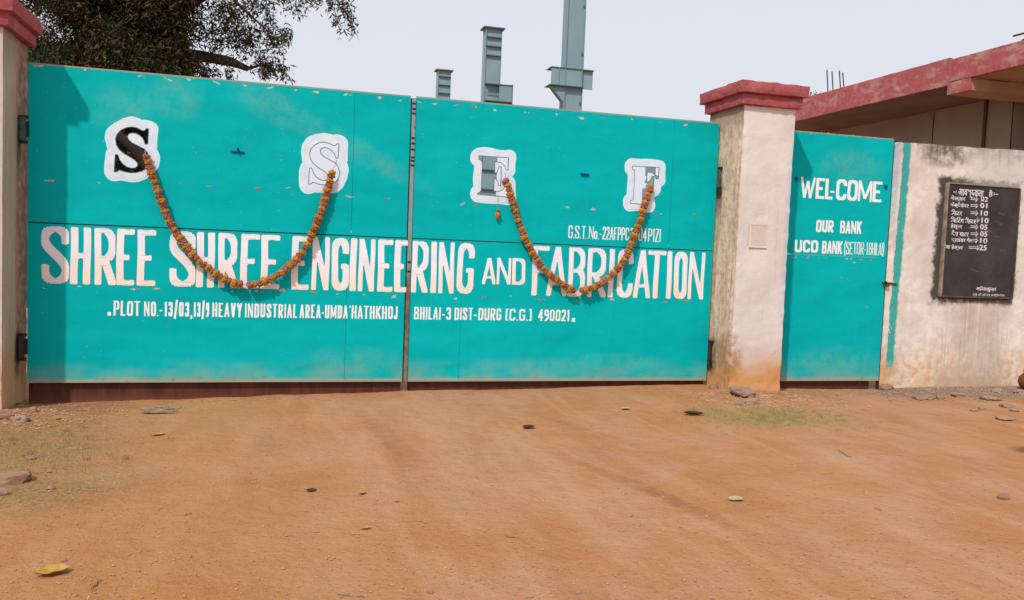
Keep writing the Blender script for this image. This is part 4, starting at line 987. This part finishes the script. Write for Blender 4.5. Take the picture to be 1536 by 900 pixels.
for k in range(11):
    z = 2.035-.0225*k; x = 7.65
    while x < 7.85:
        w_ = random.uniform(.008, .03); mb.add([(x, -.5215, z), (min(x+w_, 7.856), -.5215, z), (min(x+w_, 7.856), -.5215, z+(.006 if k else .012)), (x, -.5215, z+(.006 if k else .012))], [(0, 1, 2, 3)]); x += w_+random.uniform(.004, .009)
mb.obj('faint_print', M['ink'], NP)

# ================================================================ THINGS ON THE GROUND
def rock_mesh(seed, sub=2, rough=.35, mat=None, name='stone'):
    bm = bmesh.new(); bmesh.ops.create_icosphere(bm, subdivisions=sub, radius=1); off = Vector((seed*3.7, seed*1.3, seed*2.1))
    for v in bm.verts:
        n = v.co.normalized(); v.co = n*(1+rough*mnoise.noise(n*1.3+off)+rough*.35*mnoise.noise(n*4+off))
        for ax in range(3): v.co[ax] = max(-.92, min(.90, v.co[ax]))
    me = bpy.data.meshes.new(name); bm.to_mesh(me); bm.free(); me.materials.append(mat or M['stone']); return me
def stone(px, py, wpx, hf, label, seed, mat='stone', group='loose stones on the dirt', name='stone', rot=None, sink=.25):
    p = ground_at(px, py); dist = (p-Vector(CAM)).length; R = wpx*.88/2/FPX*dist/.8
    o = link(name, rock_mesh(seed, 3 if wpx > 18 else 2, .35, M[mat], name)); o.location = (p.x, p.y, p.z+R*hf*(.8-sink*1.6)); o.scale = (R, R*random.uniform(.6, .9), R*hf)
    o.rotation_euler = (0, random.uniform(-.15, .15), rot if rot is not None else random.uniform(-.4, .4))
    return tag(o, label, 'stone', group)
stone(1114, 594, 36, .42, 'large flat grey stone at the foot of the white pillar', 11, sink=.1)
stone(1128, 606, 22, .5, 'smaller broken grey stone just in front of the flat one', 12)
stone(1108, 607, 13, .45, 'little pale stone left of the broken stone by pillar', 13)
stone(30, 632, 22, .5, 'pale angular stone near the left pillar foot', 14)
stone(22, 722, 38, .5, 'reddish brown stone at the left edge of the picture', 15, 'stone_red')
stone(3, 742, 16, .7, 'grey stone chip half cut by left picture edge', 16)
stone(77, 734, 10, .6, 'small brown pebble right of the reddish stone', 17, 'stone_red')
stone(46, 689, 12, .5, 'dark brown clod above the reddish stone', 18, 'stone_red')
stone(10, 628, 18, .6, 'brown clod against the left pillar base', 19, 'stone_red')
stone(50, 618, 12, .8, 'small rounded clod beside the left pillar corner', 20, 'stone_red')
stone(1328, 583, 22, .45, 'tan lump of plaster at the small gate corner', 21, 'stone_red')
stone(1385, 598, 26, .3, 'flat grey slab chip at start of rubble below wall', 22, group='rubble below the wall')
for i, (px, py, wpx, h_, lb) in enumerate(((1437, 594, 22, .3, 'grey slab chip under the left side of blackboard'), (1485, 599, 24, .25, 'broad flat rubble piece under right side of blackboard'), (1467, 583, 16, .4, 'rubble lump touching the wall below blackboard'),
        (1462, 617, 11, .5, 'small dark rubble lump in front of the grey patch'), (1510, 611, 18, .35, 'brown rubble piece near right edge of rubble patch'), (1508, 629, 26, .22, 'long thin dark slab chip nearest the dirt track'),
        (1521, 617, 12, .5, 'small rubble piece close to the right picture edge'), (1411, 598, 12, .45, 'little grey chip between the two left slab chips'), (1495, 588, 14, .4, 'rubble chip against wall right of blackboard middle'), (1473, 614, 10, .5, 'small round rubble chip centre of the patch'),
        (1527, 590, 16, .4, 'rubble lump against wall at right picture edge'), (1392, 588, 12, .45, 'small chip at wall foot left of the board'))):
    stone(px, py, wpx, h_, lb, 30+i, group='rubble below the wall')
stone(1505, 748, 15, .6, 'lone dark clod on open dirt at right', 50, 'stone_red')
stone(1070, 583, 14, .6, 'small reddish rubble lump by right gate hinge post', 51, 'stone_red')
stone(283, 771, 7, .6, 'tiny dark pebble on dirt left of centre', 52, 'stone_red')
stone(868, 890, 9, .6, 'tiny whitish pebble at the bottom edge', 53)
stone(96, 842, 7, .8, 'small dark clod just above the big yellow leaf', 54, 'stone_red')
stone(645, 890, 10, .7, 'pinkish pebble at bottom left of centre', 55, 'stone_red')
def dead_leaf(px, py, L, W, mat, label, rot, curl=.35, seed=0, sh=0):
    p = ground_at(px, py); dist = (p-Vector(CAM)).length; l = L/FPX*dist/2; w_ = W/FPX*dist*1.6/2
    vs = []; fs = []; n = 9; rg = random.Random(seed)
    for i in range(n):
        t = -1+2*i/(n-1); ww = (1-abs(t)**2.2)*w_*(1+.18*rg.uniform(-1, 1))+.001
        for j in (-1, -.5, 0, .5, 1):
            vs.append((t*l, j*ww, .004+l*curl*(.35*t*t+(.5*abs(j)**1.5)*(1-t*t))+rg.uniform(0, .004)))
    for i in range(n-1):
        for j in range(4): a_ = i*5+j; fs.append((a_, a_+5, a_+6, a_+1))
    o = raw('fallen_leaf', vs, fs, M[mat]); o.location = p+Vector((0, 0, .003)); o.rotation_euler = (0, 0, rot)
    md = o.modifiers.new('thick', 'SOLIDIFY'); md.thickness = .0015
    return tag(o, label, 'leaf', 'fallen leaves')
dead_leaf(78, 862, 42, 17, 'leaf_y', 'largest yellow dead leaf at lower left', .35, .62, 1)
dead_leaf(237, 653, 19, 7, 'leaf_y', 'narrow yellow leaf in front of the left gate leaf', .25, .3, 2)
dead_leaf(87, 629, 12, 5, 'leaf_y', 'small yellow leaf near the left pillar', .3, .3, 3)
dead_leaf(543, 741, 10, 9, 'leaf_y', 'little folded yellow leaf, upper one near centre', -.4, .8, 4)
dead_leaf(548, 794, 17, 5, 'leaf_y', 'thin yellow leaf, lower one near centre', .2, .3, 5)
dead_leaf(467, 737, 15, 7, 'leaf_b', 'small dark brown leaf left of the yellow ones', .2, .3, 6)
dead_leaf(1040, 623, 30, 10, 'leaf_b', 'large dark curled leaf left of the right grass patch', -.35, .55, 7)
dead_leaf(1103, 750, 24, 12, 'leaf_p', 'pale green torn leaf on dirt right of centre', .25, .2, 8)
dead_leaf(793, 643, 22, 8, 'leaf_b', 'crumpled dark leaf with twigs centre behind', .2, .6, 9)
dead_leaf(73, 709, 7, 4, 'leaf_y', 'tiny yellow leaf among the dry grass at left', .1, .3, 10)
dead_leaf(595, 753, 9, 3, 'straw', 'thin straw coloured leaf near the centre', .05, .2, 11)
dead_leaf(938, 615, 16, 6, 'leaf_p', 'crumpled pale leaf below the word fabrication', .1, .6, 12)
# piece of bark, bundle of torn strips
p = ground_at(238, 620); BK = root('bark_piece', 'pale strip of dry bark lying before the left gate leaf', 'bark', p)
for k in range(6):
    pts = [(p.x-.16+.065*i+random.uniform(-.01, .01), p.y+.03*(k-2.5)*.6+random.uniform(-.008, .008)+.02*math.sin(i+k), p.z+.012+.012*(k % 3)+.012*random.random()) for i in range(6)]
    MB().tube(pts, [.004, .011, .013, .012, .009, .003], 5).obj('strip', M['bark'], BK)
def twig(a, b, label, r=.004):
    A = ground_at(*a); Bq = ground_at(*b); n = 6; pts = []
    for i in range(n+1): q = A.lerp(Bq, i/n); pts.append((q.x+.012*nz(q.x*9, i, 1), q.y+.02*nz(q.y*9, i, 2), q.z+.008+.004*math.sin(i*1.3)))
    o = MB().tube(pts, [r*.6]+[r]*(n-1)+[r*.4], 5).obj('twig', M['bark']); tag(o, label, 'twig', 'twigs')
twig((135, 888), (150, 870), 'short twig near the big yellow leaf at lower left')
twig((505, 893), (548, 897), 'thin twig at the bottom edge below centre')
twig((1257, 676), (1278, 688), 'thin dark twig right of the grass patch')
twig((1310, 762), (1324, 768), 'tiny twig right of centre on open dirt', .003)
twig((756, 805), (778, 808), 'dry stalk on dirt near the middle', .004)
twig((258, 618), (272, 612), 'short twig sticking off the bark piece', .003)

# red pot and cloth at the very edge of the wall
p = atY(1543, 566, -.35); gzp = gz(p[0], p[1])
PT = root('clay_pot', 'red clay pot barely inside the right picture edge', 'pot', (p[0], p[1], gzp))
prof = [(.01, .0), (.06, .0), (.10, .04), (.125, .10), (.115, .17), (.07, .215), (.055, .235), (.075, .26), (.065, .258), (.045, .232)]
vs = [(p[0]+r_*math.cos(2*math.pi*k/20), p[1]+r_*math.sin(2*math.pi*k/20), gzp+h_) for r_, h_ in prof for k in range(20)]
o = raw('pot_body', vs, [(i*20+k, i*20+(k+1) % 20, (i+1)*20+(k+1) % 20, (i+1)*20+k) for i in range(len(prof)-1) for k in range(20)], M['clay'], PT)
for q_ in o.data.polygons: q_.use_smooth = True

# stuff: pebbles, straw, grass, rubble crumbs
def scatter(name, n, fn, shapes, mat, kindlabel=None):
    V_, F_ = [], []
    for _ in range(n):
        x, y, s = fn(); v0, f0 = random.choice(shapes); a_ = random.random()*6.28; c_, s_ = math.cos(a_), math.sin(a_); z = gz(x, y); o = len(V_)
        for (a, b, cc) in v0: V_.append((x+(a*c_-b*s_)*s, y+(a*s_+b*c_)*s, z+.003+cc*s))
        F_ += [tuple(i+o for i in f) for f in f0]
    o = raw(name, V_, F_, mat); o['kind'] = 'stuff'; return o
def peb(seed):
    rg = random.Random(seed); v = [(1, 0, .1), (.4, .8, .05), (-.5, .75, .1), (-1, -.1, .0), (-.3, -.8, .1), (.6, -.7, .0), (.15, .1, .75)]
    return ([(a*rg.uniform(.7, 1.2), b*rg.uniform(.6, 1.1), c*rg.uniform(.6, 1.2)) for a, b, c in v], [(i, (i+1) % 6, 6) for i in range(6)])
PEB = [peb(k) for k in range(8)]
def vis(): 
    while True:
        px = random.uniform(-20, 1556); py = 578+(905-578)*random.random()**.8
        p = atZ(px, py, 0)
        if p[1] < .2 and p[1] > -6.2: return p[0], p[1]
def f_small():
    x, y = vis(); return x, y, (.0022+.0075*random.random()**3.5)*random.uniform(.8, 1.3)
o = scatter('gravel', 7500, f_small, PEB, M['pebble']); o['label'] = 'fine brown gravel scattered over the dirt'
o = scatter('pale_gravel', 420, lambda: (*vis(), random.uniform(.002, .0065)), PEB, M['pebble_w']); o['label'] = 'fine pale stone chips scattered over the dirt'
def zone(cx, cy, sx, sy, s0, s1): 
    def f():
        while True:
            x = random.gauss(cx, sx); y = random.gauss(cy, sy)
            if y < -.04: return x, y, random.uniform(s0, s1)
    return f
o = scatter('rubble_crumbs', 1500, zone(11.6, -.35, .95, .28, .006, .028), PEB, M['stone']); o['label'] = 'grey rubble crumbs along the wall foot'
def pf():
    x = random.gauss(7.6, .45); y = -.62-abs(random.gauss(0, .42)); return x, y, random.uniform(.006, .022)
o = scatter('soil_crumbs', 900, pf, PEB, M['pebble']); o['label'] = 'brown soil crumbs around the white pillar foot'
def lf_():
    x = random.gauss(-.05, .5); y = -.45-abs(random.gauss(0, .5)); return x, y, random.uniform(.006, .02)
o = scatter('soil_clods', 900, lf_, PEB, M['pebble']); o['label'] = 'brown soil crumbs near the left pillar foot'
BL = []
for k in range(6):
    h_ = random.uniform(.5, 1.2); l_ = random.uniform(-.6, .6); BL.append(([(-.07, 0, 0), (.07, 0, 0), (l_*.5+.04, .1, h_*.6), (l_, .2, h_)], [(0, 1, 2), (0, 2, 3)]))
ST = [([(-1, -.05, .05), (1, -.03, .08), (1, .03, .08), (-1, .05, .05)], [(0, 1, 2, 3)]), ([(-1, -.04, .1), (0, .12, .16), (1, 0, .05), (0, .2, .16)], [(0, 1, 2, 3)])]
o = scatter('grass', 9500, zone(7.25, -1.95, .58, .27, .008, .026), BL, M['grass']); o['label'] = 'short dry green grass patch before the white pillar'
o = scatter('dry_grass', 8500, zone(.55, -2.3, .55, .75, .010, .026), BL, M['straw']); o['label'] = 'sparse dry grass at the left of the dirt'
o = scatter('green_grass', 2200, zone(.75, -2.3, .4, .5, .010, .024), BL, M['grass']); o['label'] = 'thin green grass among the dry grass at left'
o = scatter('straw_litter', 1500, lambda: (*vis(), random.uniform(.006, .022)), ST, M['straw']); o['label'] = 'bits of straw littering the dirt'
def near_base():
    x = random.uniform(-.1, 12.3); return x, -.06-abs(random.gauss(0, .18)), random.uniform(.004, .014)
o = scatter('edge_litter', 1800, near_base, PEB, M['pebble']); o['label'] = 'small crumbs along the foot of gate and wall'

for o in list(COL.objects):
    if o.name.startswith('tmp'): bpy.data.objects.remove(o)

o = scatter('leaf_litter', 700, zone(7.45, -1.0, .75, .45, .008, .022), ST, M['leaf_b']); o['label'] = 'brown leaf crumbs between pillar foot and grass patch'
o = scatter('dark_litter', 260, lambda: (*vis(), random.uniform(.006, .018)), ST, M['leaf_b']); o['label'] = 'dark bits of dead leaf strewn over the dirt'

TF = []
for k in range(8):
    rg = random.Random(90+k); V_, F_ = [], []
    for b in range(22):
        a_ = rg.random()*6.28; rr = rg.random()**.7*1.3; bx_, by_ = math.cos(a_)*rr, math.sin(a_)*rr; h_ = rg.uniform(.4, 1.3); l_ = rg.uniform(-.7, .7); m_ = rg.uniform(-.5, .5); o_ = len(V_)
        V_ += [(bx_-.05, by_, -.1), (bx_+.05, by_, -.1), (bx_+l_*.5+.03, by_+m_*.5, h_*.6), (bx_+l_, by_+m_, h_)]; F_ += [(o_, o_+1, o_+2), (o_, o_+2, o_+3)]
    TF.append((V_, F_))
o = scatter('grass_tufts', 170, zone(7.2, -1.85, .5, .22, .016, .040), TF, M['grass']); o['label'] = 'little tufts of dry green grass in the right patch'
o = scatter('dry_grass_tufts', 150, zone(.5, -2.2, .5, .65, .014, .034), TF, M['straw']); o['label'] = 'little tufts of dry straw grass at the left'
o = scatter('foot_tufts', 60, zone(7.9, -.66, .35, .08, .014, .034), TF, M['straw']); o['label'] = 'straw tufts at the foot of the white pillar'
